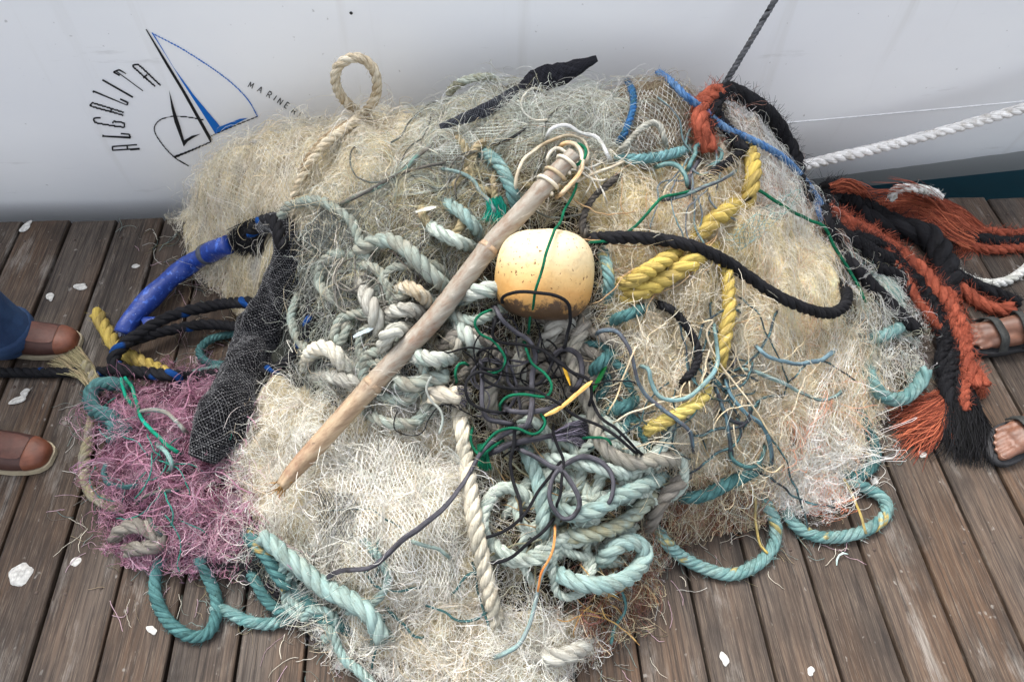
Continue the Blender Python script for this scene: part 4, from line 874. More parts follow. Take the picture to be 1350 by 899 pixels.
EXTRA = [
 ('rope','tw',7.5,PTEAL,SAGE,.015,'pale grey green rope half hidden among the lower coils','pale ropes among the lower coils',(755,665),(85,55),-25,190,20),
 ('rope','tw',7.5,WHT2,PTEAL,.012,'weathered grey rope half hidden in the knot left of the pole','weathered ropes in the knot by the pole',(520,425),(62,70),60,150,13),
 ('rope','tw',8,GRY,GRY2,.012,'grey rope half hidden beneath the dark tangle','grey ropes beneath the dark tangle',(700,500),(60,65),70,140,11),
 ('rope','tw',6,TEAL2,PTEAL,.02,'thin sea green rope strayed in the ivory net edge','sea green ropes at the lower left',(420,775),(60,45),40,120,5),
 ('rope','br',6,TEAL,TEALD,.012,'thin dark teal rope in the gap below the float','teal ropes in the gap below the float',(815,500),(40,70),40,110,7),
 ('rope','tw',6,OLV,BGE,.015,'thin olive rope sunk in the olive net behind the pole','olive ropes behind the pole',(640,270),(60,35),-20,110,5), # name, kind, radius, colours, lift, label, group, centre, spread, mean direction, length px, count
 ('cord','st',2.6,L_(96,140,142),PUR,.05,'thin teal grey cord snaking through the cream tangle','thin cords in the right hand tangle',(960,540),(75,65),60,120,22),
 ('cord','co',1.5,L_(224,204,164),CRM,.06,'pale twine straggling over the cream tangle','pale twines in the right hand tangle',(940,520),(85,75),70,110,20),
 ('cord','st',2.4,L_(120,158,156),L_(110,112,118),.05,'thin grey teal cord bunched below the orange rope','thin cords below the orange rope',(915,240),(45,28),100,80,12),
 ('cord','co',1.5,L_(206,160,110),BGE,.05,'tan twine curled in the golden net','tan twines in the golden net',(900,330),(70,50),20,90,12),
 ('cord','co',1.7,MGRN,TEAL,.045,'teal yarn scrap woven through the pink net','teal yarns in the pink net',(210,615),(55,75),40,60,16),
 ('cord','co',1.7,L_(176,120,144),L_(196,158,172),.035,'pink yarn curled on the pink net','pink yarns in the pink net',(220,600),(60,85),0,80,22),
 ('cord','st',2.4,L_(120,132,124),GRY2,.03,'grey twine lying along the folds of the grey net','grey twines on the grey net',(600,225),(100,35),-28,110,10),
 ('cord','co',1.6,L_(206,176,110),L_(180,130,84),.035,'mustard twine curled on the bottom right scrap','mustard twines on the bottom right scrap',(795,795),(28,22),10,50,9),
 ('cord','co',2.2,L_(208,208,200),CRM,.06,'white twine knotted round the pole top','white twines by the pole top',(768,212),(26,16),60,50,7),
 ('cord','co',2.0,BLK,BLK2,.07,'fine black twine in the dark tangle','fine black twines in the dark tangle',(690,500),(60,70),60,120,12),
 ('cord','st',2.8,PUR,PUR2,.06,'short grey purple cord in the dark tangle','short grey purple cords in the dark tangle',(695,500),(50,60),70,100,7),
 ('cord','st',2.2,PTEAL,OLV,.03,'frayed teal twine among the pale coils','teal twines among the coils',(760,680),(75,55),-30,90,14),
 ('cord','co',1.5,L_(190,150,104),OLV,.03,'tan twine among the pale coils','tan twines among the coils',(760,670),(75,60),50,70,12),
 ('cord','st',3,TEAL,TEALD,.02,'teal twine half buried in the ivory net','teal twines in the ivory net',(540,740),(110,70),30,80,9),
 ('cord','st',2.4,L_(150,150,140),GRY2,.035,'grey twine among the white knot left of the pole','grey twines round the white knot',(500,430),(60,70),60,90,12),
]
def extra_rows():
    rows = []; r = np.random.default_rng(77)
    for (nm, kd, rp, c0, c1, lf, lb, gr, ce, sp, dr, ln, ct) in EXTRA:
        mine = []
        for _ in range(ct):
            p = np.array(ce)+np.clip(r.normal(0, .55, 2), -1, 1)*np.array(sp); a = math.radians(dr)+r.normal(0, .7)+math.pi*(r.random() < .5); L = ln*r.uniform(.5, 1.3); k = r.normal(0, .018); pts = [tuple(p)]
            if nm == 'rope': k = r.choice([-1, 1])*r.uniform(.008, .03)
            for _q in range(int(L/9)+2):
                a += k*9+r.normal(0, .2); p = p+9*np.array([math.cos(a), math.sin(a)]); pts.append(tuple(p))
                if r.random() < .15 and nm != 'rope': k = r.normal(0, .025)
            mine.append((nm, kd, rp*(r.uniform(.8, 1.15) if nm == 'rope' else r.uniform(.45, .85)), c0, c1, None, lf*r.uniform(.5, 1.1), lb, gr, pts))
        mine.sort(key=lambda q: float(np.mean([p[0] for p in q[-1]])))
        for i, q in enumerate(mine):
            k = min(i, ct-1-i); side = 'left' if i <= ct-1-i else 'right'
            place = ('leftmost', 'rightmost')[side == 'right'] if k == 0 else ORD[k]+' from the '+side
            rows.append(q[:7]+(place+' '+q[7],)+q[8:])
    return rows
ORD = 'first second third fourth fifth sixth seventh eighth ninth tenth eleventh twelfth'.split()
MESH_TUBE_PATH = [(362,300),(372,335),(370,375),(356,415),(338,455),(320,498),(300,540),(278,580),(262,612)]
def fuzz(o, c, Pm, R, n, c0, c1, ln=1.0, rad=.0003):
    r = np.random.default_rng(nseed())
    i = r.integers(0, len(Pm)-1, n); T, N, B = frames(Pm); a = r.uniform(0, 6.28, n)[:, None]
    out = N[i]*np.cos(a)+B[i]*np.sin(a); base = Pm[i]+out*R*.85; d = out*.6+T[i]*r.choice([-1, 1], n)[:, None]*r.uniform(.3, 1.3, n)[:, None]
    k = r.random((n, 1)); cc = np.clip((np.array(c0)*k+np.array(c1)*(1-k))*r.uniform(.8, 1.3, (n, 1)), .005, .9)
    V, F, C = hairs(base-c, d, (R*r.uniform(.35, 1.1, n)+.002)*ln, rad, cc, 3 if ln < 1.5 else 4, .6, 0, int(n))
    obj('loose_fibres', V, F, M_FUZZ, o, True, C, kind='stuff')
def add_rope(row, fz=0):
    name, kind, rpx, c0, c1, fl, lift, label, group, pts = row
    P, R = trace(pts, rpx, lift, bury=not any(k in label for k in ('cut end', 'frayed', 'butt')))
    if kind in ('co', 'st'):
        P = resample(P, .006); q = np.random.default_rng(nseed()); n = len(P); P = P+np.stack([gsm(q.normal(0, 1, n), 2.2)*.0022 for _ in range(3)], 1)*np.array([1, 1, .6]); R *= .84
    elif not fz: R *= .93 if kind == 'tw' else .84
    if fz:
        P = resample(P, .008); q = np.random.default_rng(nseed()); n = len(P); P = P+np.stack([gsm(q.normal(0, 1, n), 3)*.012 for _ in range(3)], 1)*np.array([1, 1, .5])
    pieces, Pm, Rv = rope_mesh(P, R, kind, c0, c1, fl)
    c = Pm.mean(0); c[2] = 0
    o = link_rope(name, pieces, c, M_ROPE, label=label, cat=name, group=group)
    if fz: fuzz(o, c, Pm, R, int(len(Pm)*fz*1.3), c0, c1, 1.5, .0004)
    elif kind in ('tw', 'br') and rpx >= 5: fuzz(o, c, Pm, R, min(1300, int(len(Pm)*(5 if kind == 'br' else 2.4))), c0, c1)
    return o
def air_rope(row, pts3):
    name, kind, rpx, c0, c1, fl, lift, label, group, _ = row
    P = spline(np.array(pts3), .01); R = rpx*float(np.mean(((P-CAM)@RM)[:, 2]))/F0
    pieces, Pm, Rv = rope_mesh(P, R, kind, c0, c1, fl); c = Pm.mean(0)
    link_rope(name, pieces, c, M_ROPE, label=label, cat='mooring line', group=group)
air = [r for r in ROPES if r[-1] is None]
air_rope(air[0], [at_y(1020, 232, -.10), at_y(1062, 218, -.03), at_y(1200, 185, .03), at_y(1350, 143, .07), at_y(1500, 98, .10)])
air_rope(air[1], [at_y(948, 124, -.06), at_y(955, 112, -.03), at_y(988, 57, .02), at_y(1022, 0, .05), at_y(1050, -48, .06)])
ROOT = {}
for row in ROPES+extra_rows():
    if row[-1] is not None: ROOT[row[7]] = add_rope(row)

# thick frayed orange and black ropes on the right: laid strands with heavy fuzz
FRAYED = [
 ('rope','tw',11,BLK,BLK2,None,.02,'black frayed rope arching up against the hull at the top right','frayed orange and black ropes',[(930,172),(933,150),(945,130),(965,123),(990,133),(1015,152),(1034,178),(1046,208),(1054,232),(1062,262)],9),
 ('rope','tw',11,ORG,ORG2,None,.045,'orange frayed rope laid over the black arch at the top right','frayed orange and black ropes',[(945,200),(936,185),(925,168),(920,150),(926,134),(942,125),(956,122)],9),
 ('rope','tw',8,BLK,BLK2,None,.03,'black frayed rope strand inside the arch next to the orange one','frayed orange and black ropes',[(948,128),(944,145),(952,165),(968,185),(985,200)],7),
 ('rope','tw',10,BLK,BLK2,None,.01,'thick black frayed rope curving down over the planks on the right','frayed orange and black ropes',[(1092,262),(1105,300),(1135,325),(1180,347),(1217,385),(1240,425),(1250,460),(1258,492),(1268,535)],10),
 ('rope','tw',15,BLK,BLK2,None,.01,'black frayed rope behind the orange one on the right','frayed orange and black ropes',[(1110,262),(1145,290),(1185,302),(1220,310),(1240,330),(1246,362),(1238,390)],10),
 ('rope','tw',12,BLK,BLK2,None,.0,'black frayed rope beside the deck edge behind the orange fibres','frayed orange and black ropes',[(1088,248),(1110,255),(1130,268),(1160,285),(1190,300)],9),
 ('rope','tw',10,ORG,ORG2,None,.035,'long frayed orange rope lying along the thick black rope on the right','frayed orange and black ropes',[(1094,276),(1118,294),(1150,314),(1183,330),(1208,352),(1230,376),(1248,396),(1260,422),(1272,442),(1275,470),(1283,498),(1290,512)],12),
 ('rope','tw',8,ORG,ORG2,None,.0,'orange frayed rope running off the right side near the deck edge','frayed orange and black ropes',[(1270,300),(1290,305),(1320,309),(1350,306),(1400,300)],9),
 ('rope','tw',9,BLK,BLK2,None,.006,'black frayed rope running off the right side between two orange ones','frayed orange and black ropes',[(1262,312),(1285,314),(1315,318),(1350,316),(1400,312)],9),
 ('rope','tw',7,ORG,ORG2,None,.0,'lower orange frayed rope running off the right side','frayed orange and black ropes',[(1262,322),(1290,328),(1320,329),(1350,326),(1400,322)],9),
 ('rope','tw',8,BLK,BLK2,None,.01,'black frayed rope ending above the upper sandal','frayed orange and black ropes',[(1245,350),(1265,365),(1290,377),(1315,388),(1340,396)],9),
 ('rope','tw',9,ORG,ORG2,None,.006,'orange frayed rope ending above the upper sandal','frayed orange and black ropes',[(1240,362),(1262,378),(1285,393),(1308,405),(1332,409)],9),
]
def weave(pts, amp, wl, ph):
    Q = spline(np.array(pts, float), 6); T = np.gradient(Q, axis=0); T /= np.linalg.norm(T, axis=1, keepdims=True); u = np.arange(len(Q))*6/wl*2*math.pi+ph
    return [(a-t[1]*amp*math.sin(k), b+t[0]*amp*math.sin(k), .008*math.cos(k)+.008) for (a, b), t, k in zip(Q[:, :2], T, u)]
_tb = [(1092,262),(1105,300),(1135,325),(1180,347),(1217,385),(1240,425),(1250,460),(1258,492),(1268,535)]
_ob = [(1094,276),(1118,294),(1150,314),(1183,330),(1208,352),(1230,376),(1248,396),(1260,422),(1272,442),(1275,470),(1283,498),(1290,512)]
FRAYED += [('rope','tw',8.5,BLK,BLK2,None,.01,'second black frayed rope wound round the thick black one on the right','frayed orange and black ropes',weave(_tb,13,150,.5),10),
 ('rope','tw',8,BLK,BLK2,None,.01,'third black frayed rope wound round the thick black one on the right','frayed orange and black ropes',weave(_tb,15,170,3.4),10),
 ('rope','tw',6,ORG,ORG2,None,.02,'thin orange strand showing between the black ropes on the right','frayed orange and black ropes',weave(_tb,12,210,2.2),7),
 ('rope','tw',6.5,ORG,ORG2,None,.035,'thin orange strand wound round the long orange rope on the right','frayed orange and black ropes',weave(_ob,8,120,1.0),9)]
for row in FRAYED: ROOT[row[7]] = add_rope(row[:10], row[10])
def fray(root, path, w0, w1, n, cols, rad, l0=.0, l1=.02, smin=.6, wav=1.0, M=6, name='frayed_end', seed=None):
    """fibres fanning out along a traced centreline; they lie on the heap or the deck"""
    r = np.random.default_rng(seed or nseed()); C = spline(np.array(path, float), 1.5); m = len(C)
    T = np.gradient(C, axis=0); T /= np.linalg.norm(T, axis=1, keepdims=True)+1e-9; Nn = np.stack([-T[:, 1], T[:, 0]], 1)
    u = r.uniform(-1, 1, n); end = r.uniform(smin, 1.0, n); s0 = r.uniform(0, .12, n)
    q = s0[:, None]+(end-s0)[:, None]*np.linspace(0, 1, M)[None]; ix = np.clip((q*(m-1)).astype(int), 0, m-1)
    wd = w0+(w1-w0)*q; off = (u[:, None]+np.cumsum(r.normal(0, .16*wav, (n, M)), 1)*q)*wd
    P = C[ix]+Nn[ix]*off[..., None]+r.normal(0, .7*wav, (n, M, 2))
    t, D = surf_t(P.reshape(-1, 2)); lf = (l0+(l1-l0)*r.random((n, 1)))*(1-.5*q)+r.uniform(0, .004, (n, M))
    tt = t.reshape(n, M)-lf; k = np.array([.25, .5, .25])
    tp = np.pad(tt, ((0, 0), (1, 1)), mode='edge'); tt = np.minimum(tp[:, :-2]*.25+tp[:, 1:-1]*.5+tp[:, 2:]*.25, t.reshape(n, M)-.001)
    Q = CAM+D.reshape(n, M, 3)*tt[..., None]
    cc = np.array(cols)[r.integers(0, len(cols), n)]*r.uniform(.7, 1.25, (n, 1)); c0 = np.array(root.location) if root else 0
    V, F, Cc = strands_mesh(Q-c0, np.full(n, rad)*r.uniform(.7, 1.3, n), np.clip(cc, .004, .93))
    return obj(name, V, F, M_FUZZ, root, True, Cc, kind='stuff')
RT = lambda k: ROOT[k]
og = [ORG, ORG2, L_(196, 112, 82)]; bk = [BLK, BLK2, L_(14, 14, 15)]
e = RT('long frayed orange rope lying along the thick black rope on the right')
fray(e, [(1268,490),(1255,525),(1225,545),(1190,560),(1168,566)], 12, 24, 420, og, .0009, .004, .04, .35, 2.2)
fray(e, [(1262,520),(1230,560),(1205,580),(1188,592)], 10, 22, 220, og, .0009, .002, .03, .3, 2.2)
fray(e, [(1282,495),(1290,515),(1294,528)], 9, 11, 120, og, .0009, .0, .02, .7)
fray(e, [(1270,530),(1280,555),(1298,568),(1302,580)], 2, 3, 12, og, .0012, .01, .02, .9)
fray(e, [(1262,548),(1254,570),(1262,585)], 2, 3, 10, og, .0012, .02, .03, .9)
e = RT('thick black frayed rope curving down over the planks on the right')
fray(e, [(1262,500),(1272,545),(1276,590),(1272,618)], 16, 24, 700, bk, .0008, .0, .05, .5, 2.0)
fray(e, [(1275,540),(1292,560),(1300,590)], 10, 12, 200, bk, .001, .0, .03, .7)
e = RT('orange frayed rope running off the right side near the deck edge')
fray(e, [(1290,312),(1262,292),(1225,280),(1185,276),(1150,285),(1130,290)], 16, 26, 420, og, .0009, .01, .06, .5, 1.2)
fray(e, [(1288,318),(1255,300),(1225,272),(1200,262),(1170,262)], 14, 16, 260, og, .0009, .02, .07, .5, 1.2)
fray(e, [(1270,300),(1262,318),(1250,330)], 20, 18, 120, og, .0009, .0, .03, .5, 1.3)
fray(RT('black frayed rope beside the deck edge behind the orange fibres'), [(1095,250),(1118,246),(1138,262),(1150,280)], 8, 14, 160, og, .0009, .01, .04, .5, 1.2)
fray(RT('grey olive rope lying on the planks along the left of the pink net'), [(122,505),(112,488),(95,476),(72,462)], 10, 19, 420, [OLV, L_(176,166,130), BGE, L_(120,112,84)], .0008, .0, .035, .6)
fray(RT('grey purple cord leading into the lavender tuft'), [(728,576),(745,572),(762,570),(778,574)], 5, 15, 380, [PUR2, L_(150,142,158), PUR], .0007, .045, .075, .7, 1.2)
fray(RT('frayed cream rope butt bound with grey lavender twine'), [(600,520),(610,522),(620,526)], 12, 12, 160, [PUR2, L_(150,142,158), CRM], .0008, .03, .055, .7, 1.2)
fray(RT('pale frayed rope end under the knot beside the pole'), [(560,505),(540,512),(520,522)], 10, 20, 260, [PTEAL, SAGE, WHT], .0008, .015, .04, .5)
fray(RT('thin bright blue rope trailing from the peak down the right of the heap'), [(1070,255),(1082,272),(1092,292)], 3, 11, 140, [LBLUE, BLUE], .0007, .02, .045, .7)
fray(RT('short blue teal rope at the right end above the hanging bight'), [(1150,350),(1170,375),(1188,398),(1196,410)], 6, 12, 160, [TEALP, PALEG], .0007, .01, .035, .6)
fray(RT('thick pale teal rope with a cut end at the lower left of the ivory net'), [(496,828),(503,842),(507,852)], 12, 13, 200, [PTEAL, TEAL2], .0009, .01, .04, .6)
fray(RT('green cord round the lower left of the dark tangle'), [(634,585),(637,602),(640,622)], 5, 9, 80, [GRN, GRN2], .0011, .03, .05, .8, .5)
fray(RT('teal rope curving down behind the upper part of the pole'), [(650,262),(655,278),(652,298)], 10, 14, 200, [MGRN, L_(40,140,124)], .0009, .02, .04, .7, 1.2)
fray(RT('thick fuzzy teal rope curled over the top left corner of the pink net'), [(140,545),(152,560),(158,580)], 11, 13, 240, [TEAL, TEALD], .0008, .02, .05, .7)
fray(RT('faded yellow rope tail at the lower left of the cream net'), [(870,556),(850,566),(832,572)], 8, 12, 160, [YEL2, CRM], .0008, .02, .04, .6)

# ------------------------------------------------------------------ black mesh tube, blue sleeve, scraps of netting
def lattice_tube(P, R, ns_h, turns, flat, cols, rad, lump):
    """crossing helices of twine on a tube: diamond netting"""
    T, N, B = frames(P); n = len(P); s = np.linspace(0, 1, n); M = n; out = []
    for sg in (1, -1):
        th = np.linspace(0, 2*math.pi, ns_h, endpoint=False)[:, None]+sg*turns*2*math.pi*s[None]+.05*np.sin(40*s)[None]
        rr = R[None]*lump(th, s[None])*1.02
        out.append(P[None]+rr[..., None]*(np.cos(th)[..., None]*N[None]+flat*np.sin(th)[..., None]*B[None]))
    Q = np.concatenate(out); r = np.random.default_rng(3)
    return strands_mesh(Q, np.full(len(Q), rad), np.array(cols)[r.integers(0, len(cols), len(Q))]*r.uniform(.7, 1.2, (len(Q), 1)))
def net_sleeve(label, pts, rpx, lift, flat, turns, nh, core, twine, step=.006, name='net_tube', rad=.0007, cat='netting'):
    P, R0 = trace([(p[0], p[1]) for p in pts], 14, lift, bury=False); P = resample(P, step); n = len(P)
    rw = np.interp(np.linspace(0, 1, n), np.linspace(0, 1, len(rpx)), rpx); rw = gsm(rw, 3)*float(np.mean(((P-CAM)@RM)[:, 2]))/F0
    P = P+np.array([0, 0, .001]); sd = nseed(); ph = np.random.default_rng(sd).uniform(0, 6, 4)
    lump = lambda th, s: 1+.08*np.sin(3*th+9*s+ph[0])+.06*np.sin(5*th-23*s+ph[1])+.05*np.sin(2*th+31*s+ph[2])+.035*np.sin(9*th+40*s+ph[3])+.03*np.sin(7*th-60*s)
    T, N, B = frames(P)
    # flatten towards the heap: use the view direction as the thin axis
    vd = (CAM-P); vd /= np.linalg.norm(vd, axis=1, keepdims=True); Nn = np.cross(T, vd); Nn /= np.linalg.norm(Nn, axis=1, keepdims=True); Bn = np.cross(Nn, T)
    th = np.linspace(0, 2*math.pi, 28, endpoint=False); s = np.linspace(0, 1, n)
    rr = rw[:, None]*lump(th[None], s[:, None])*(1+.012*np.random.default_rng(sd).normal(0, 1, (n, 28)))
    V = (P[:, None]+rr[..., None]*(np.cos(th)[None, :, None]*Nn[:, None]+flat*np.sin(th)[None, :, None]*Bn[:, None])).reshape(-1, 3)
    ns = 28; i = np.arange(n-1)[:, None]*ns; j = np.arange(ns)[None]; k = (j+1) % ns
    F = np.stack([i+j, i+k, i+ns+k, i+ns+j], -1).reshape(-1, 4)
    V = np.vstack([V, P[:1], P[-1:]]); j = np.arange(ns); k = (j+1) % ns
    F3 = np.vstack([np.stack([np.full(ns, n*ns), k, j], 1), np.stack([np.full(ns, n*ns+1), (n-1)*ns+j, (n-1)*ns+k], 1)])
    c = P.mean(0); c[2] = 0
    o = empty(name, c, label, cat)
    obj('folded_net', V-c, [F, F3], M_CORE, o, True, np.broadcast_to(np.array(core), (len(V), 3))*np.random.default_rng(1).uniform(.6, 1.5, (len(V), 1)))
    Q = []
    for sg in (1, -1):
        a = np.linspace(0, 2*math.pi, nh, endpoint=False)[:, None]+sg*turns*2*math.pi*s[None]+.10*np.sin(25*s[None]+ph[0])+.05*np.sin(61*s[None])
        r2 = rw[None]*lump(a, s[None])*1.025+.0008
        Q.append(P[None]+r2[..., None]*(np.cos(a)[..., None]*Nn[None]+flat*np.sin(a)[..., None]*Bn[None]))
    if name == 'net_tube':      # the knots where the twines cross
        kt = []; r = np.random.default_rng(9); mm = int(nh*turns*2)
        for i in range(mm):
            sv = (i+.5)/mm; q = min(int(sv*(n-1)), n-2); base = .10*math.sin(25*sv+ph[0])+.05*math.sin(61*sv)
            for j in range(nh):
                a = 2*math.pi*(j+.5*(i % 2))/nh+base+2*math.pi*turns*0; 
                if math.sin(a) < -.25: continue
                r2 = rw[q]*lump(a, sv)*1.03+.0012; kt.append(P[q]+r2*(math.cos(a)*Nn[q]+flat*math.sin(a)*Bn[q]))
        kt = np.array(kt); d = np.array([(1, 0, 0), (0, 1, 0), (0, 0, 1), (-1, 0, 0), (0, -1, 0), (0, 0, -1)])*.0016; nk = len(kt)
        Vk = (kt[:, None]+d[None]*r.uniform(.5, 1.3, (nk, 1, 1))).reshape(-1, 3)-c; f = np.array([(0, 1, 2), (1, 3, 2), (3, 4, 2), (4, 0, 2), (1, 0, 5), (3, 1, 5), (4, 3, 5), (0, 4, 5)])
        obj('net_knots', Vk, (f[None]+np.arange(nk)[:, None, None]*6).reshape(-1, 3), M_FUZZ, o, True, np.repeat(lin(150, 150, 150)*r.uniform(.15, .9, (nk, 1)), 6, 0), kind='stuff')
    Q = np.concatenate(Q); r = np.random.default_rng(sd+5)
    V, F, C = strands_mesh(Q-c, np.full(len(Q), rad), np.array(twine)[r.integers(0, len(twine), len(Q))]*r.uniform(.7, 1.3, (len(Q), 1)))
    obj('net_twine', V, F, M_FUZZ, o, True, C, kind='stuff'); return o
TW = [L_(64, 64, 68), L_(44, 44, 48), L_(98, 98, 100)]
tube_o = net_sleeve('long black mesh net roll hanging from the heap down to the pink net', [(344,304),(356,294),(370,300),(377,322),(377,352),(367,392),(350,428),(332,470),(312,512),(292,555),(268,604)], [8,13,17,20,25,30,29,28,28,30,28,16], .022, .80, 2.7, 38, L_(13, 12, 14), TW)
net_sleeve('black fine mesh scrap pointing up against the hull on the ridge', [(690,122),(712,106),(735,99),(760,90),(787,78)], [10,14,14,9,2.5], .03, .4, 1.3, 40, L_(72, 72, 82), [L_(26,26,30), L_(40,40,46)], .005, 'net_scrap', .0008)
net_sleeve('twisted dark mesh strip trailing left from the black scrap on the ridge', [(580,168),(604,160),(630,150),(655,138),(685,124)], [2.5,6,8,8,10], .02, .6, 3, 14, L_(30, 32, 36), [L_(86,88,94), L_(60,62,68)], .005, 'net_scrap', .0008)
# black frayed rope coming out of the mesh roll and the tuft above the blue sleeve
ROOT['b'] = add_rope(('rope','tw',9,BLK,BLK2,BFL,.04,'black rope bent over the top of the mesh roll with a frayed end','black ropes',[(330,306),(345,298),(362,296),(374,306),(380,325)]), 3)
fray(ROOT['b'], [(350,296),(330,303),(316,316),(306,335)], 10, 15, 500, bk, .0009, .01, .05, .6)
fray(ROOT['b'], [(345,300),(338,322),(334,340)], 8, 9, 200, bk, .0009, .01, .04, .6)
def build_sleeve():
    pts = [(302,322),(285,329),(262,341),(232,362),(205,387),(184,408),(170,426),(164,440)]
    P, R = trace(pts, 12.5, .03, bury=False); P = resample(P, .006); n = len(P); s = arclen(P); r = np.random.default_rng(2)
    def prof(th): return 1+.06*np.cos(2*th[None]-s[:, None]/.022)+.03*np.cos(5*th[None]+s[:, None]/.05)+r.normal(0, .012, (n, 18))
    V, Fs = tube(P, R*(1+wob(n, .03, 6, 4)), 18, prof); c = P.mean(0); c[2] = 0
    t = NT('blue_tarpaulin'); v = t.coord()
    col = t.mix(t.ramp(t.noise(v, 60, 5), [(.56, 0.0), (.66, 1.0)]), COB, L_(60, 100, 190)); col = t.mix(t.ramp(t.noise(v, 240, 3), [(.68, 0.0), (.76, .8)]), col, L_(190, 200, 220))
    t.l(col, t.b.inputs['Base Color']); t.b.inputs['Roughness'].default_value = .42; t.bump(t.noise(v, 90, 4), .5, .003)
    o = empty('rope_sleeve', c, 'bright blue torn plastic sleeve around a rope, lying slanted on the planks', 'rope sleeve')
    obj('sleeve', V-c, Fs, t.m, o)
    i = int(.22*n); V, Fs = tube(P[i:i+4], R*1.10, 18); obj('band', V-c, Fs, mat_plain('grey_band', L_(70, 74, 84), .6), o)
    # torn flap at the lower mouth and ragged white threads at the upper one
    a = P[int(.80*n)]; q = [at_z(x, y, a[2]) for x, y in ((184, 418), (212, 418), (190, 430))]
    q = np.array(q); nn = np.array([0, 0, .0015]); Vf = np.vstack([q+nn, q-nn, q.mean(0)+[0, 0, .006]])-c
    obj('torn_flap', Vf, np.array([[0, 1, 6], [1, 2, 6], [2, 0, 6], [5, 4, 3], [0, 3, 4], [0, 4, 1], [1, 4, 5], [1, 5, 2], [2, 5, 3], [2, 3, 0]]), t.m, o, False)
    fray(o, [(272,338),(290,328),(304,322)], 10, 11, 160, [COB, L_(180,194,222), L_(60,100,190)], .0009, .02, .05, .5, .8, name='torn_threads')
    fray(o, [(172,424),(166,436),(164,446)], 9, 11, 90, [COB, L_(180,194,222)], .0009, .02, .04, .6, .8, name='torn_threads')
build_sleeve()
def net_panel(label, quad, nu, nv, cols, rad, lift, jit=2.0, M=32):
    """sheet of diamond netting draped over the heap (quad in picture pixels, unprojected)"""
    A, B, C, D = [np.array(q, float) for q in quad]; r = np.random.default_rng(nseed()); Q = []
    ph = r.uniform(0, 6, 6)
    def warp(u, v):
        P = (A*(1-u)[..., None]+B*u[..., None])*(1-v)[..., None]+(D*(1-u)[..., None]+C*u[..., None])*v[..., None]
        w = np.stack([np.sin(5*v+ph[0]+3*u)+.5*np.sin(13*v+9*u+ph[1]), np.sin(6*u+ph[2]+2*v)+.5*np.sin(14*u-8*v+ph[3])], -1)
        return P+w*jit
    s = np.linspace(0, 1, M)
    for sg in (1, -1):
        for k in range(-nv, nu+nv):
            u = (k+.5)/nu+sg*s*nv/nu*.5 if sg > 0 else (k+.5)/nu-s*nv/nu*.5
            m = (u >= 0) & (u <= 1)
            if m.sum() < 6: continue
            ua = np.linspace(u[m].min(), u[m].max(), M) if sg > 0 else np.linspace(u[m].max(), u[m].min(), M); va = np.interp(ua if sg > 0 else -ua, u if sg > 0 else -u, s)
            Q.append(warp(ua, va))
    Q = np.array(Q); n = len(Q); t, Dd = surf_t(Q.reshape(-1, 2)); uv = Q.reshape(-1, 2)
    tt = gsm(t, 1.0)*.0+t-lift-.004*np.sin(uv[:, 0]*.13+ph[4])-.003
    P3d = CAM+Dd*tt[:, None]; P3d = P3d.reshape(n, M, 3); c = P3d.reshape(-1, 3).mean(0); c[2] = 0
    V, F, Cc = strands_mesh(P3d-c, np.full(n, rad)*r.uniform(.8, 1.2, n), np.array(cols)[r.integers(0, len(cols), n)]*r.uniform(.75, 1.15, (n, 1)))
    o = empty('net_sheet', c, label, 'netting', 'scraps of knotted netting'); obj('net_twine', V, F, M_FUZZ, o, True, Cc, kind='stuff')
net_panel('grey diamond meshed net scrap between the mesh roll and the olive net', [(398,300),(436,262),(470,318),(425,372)], 13, 17, [L_(96,100,98), L_(74,78,78)], .0009, .02)
net_panel('grey green net sheet with open diamonds over the top centre folds', [(470,262),(690,128),(760,180),(560,262)], 34, 26, [SAGE, PALEG, GREYG], .0006, .014, 4)
net_panel('dark meshed net scrap showing through the ivory net', [(418,640),(470,655),(468,715),(420,705)], 10, 12, [DKGREY, L_(96,98,96)], .0008, .02)
net_panel('white diamond meshed net sheet over the front of the ivory net', [(430,560),(590,600),(610,760),(470,780)], 26, 26, [IVORY, WHITE, PALEG], .0006, .018, 5)
net_panel('cream diamond meshed net sheet across the cream heap below the hull logo', [(260,230),(400,160),(400,280),(290,290)], 20, 18, [CREAM, IVORY], .0006, .016, 4)
net_panel('teal meshed net strip slanting across the right of the heap', [(1040,245),(1062,262),(975,335),(955,318)], 5, 20, [TEALP, TEAL2], .0008, .03, 3)
net_panel('white meshed net sheet hanging over the right flank of the heap', [(1090,430),(1150,470),(1130,600),(1060,600)], 14, 18, [WHITE, IVORY], .0006, .02, 5)
net_panel('pale net sheet stretched over the brown bundled net at the peak', [(825,120),(905,110),(915,190),(835,195)], 14, 14, [PALEG, IVORY], .0006, .012, 3)

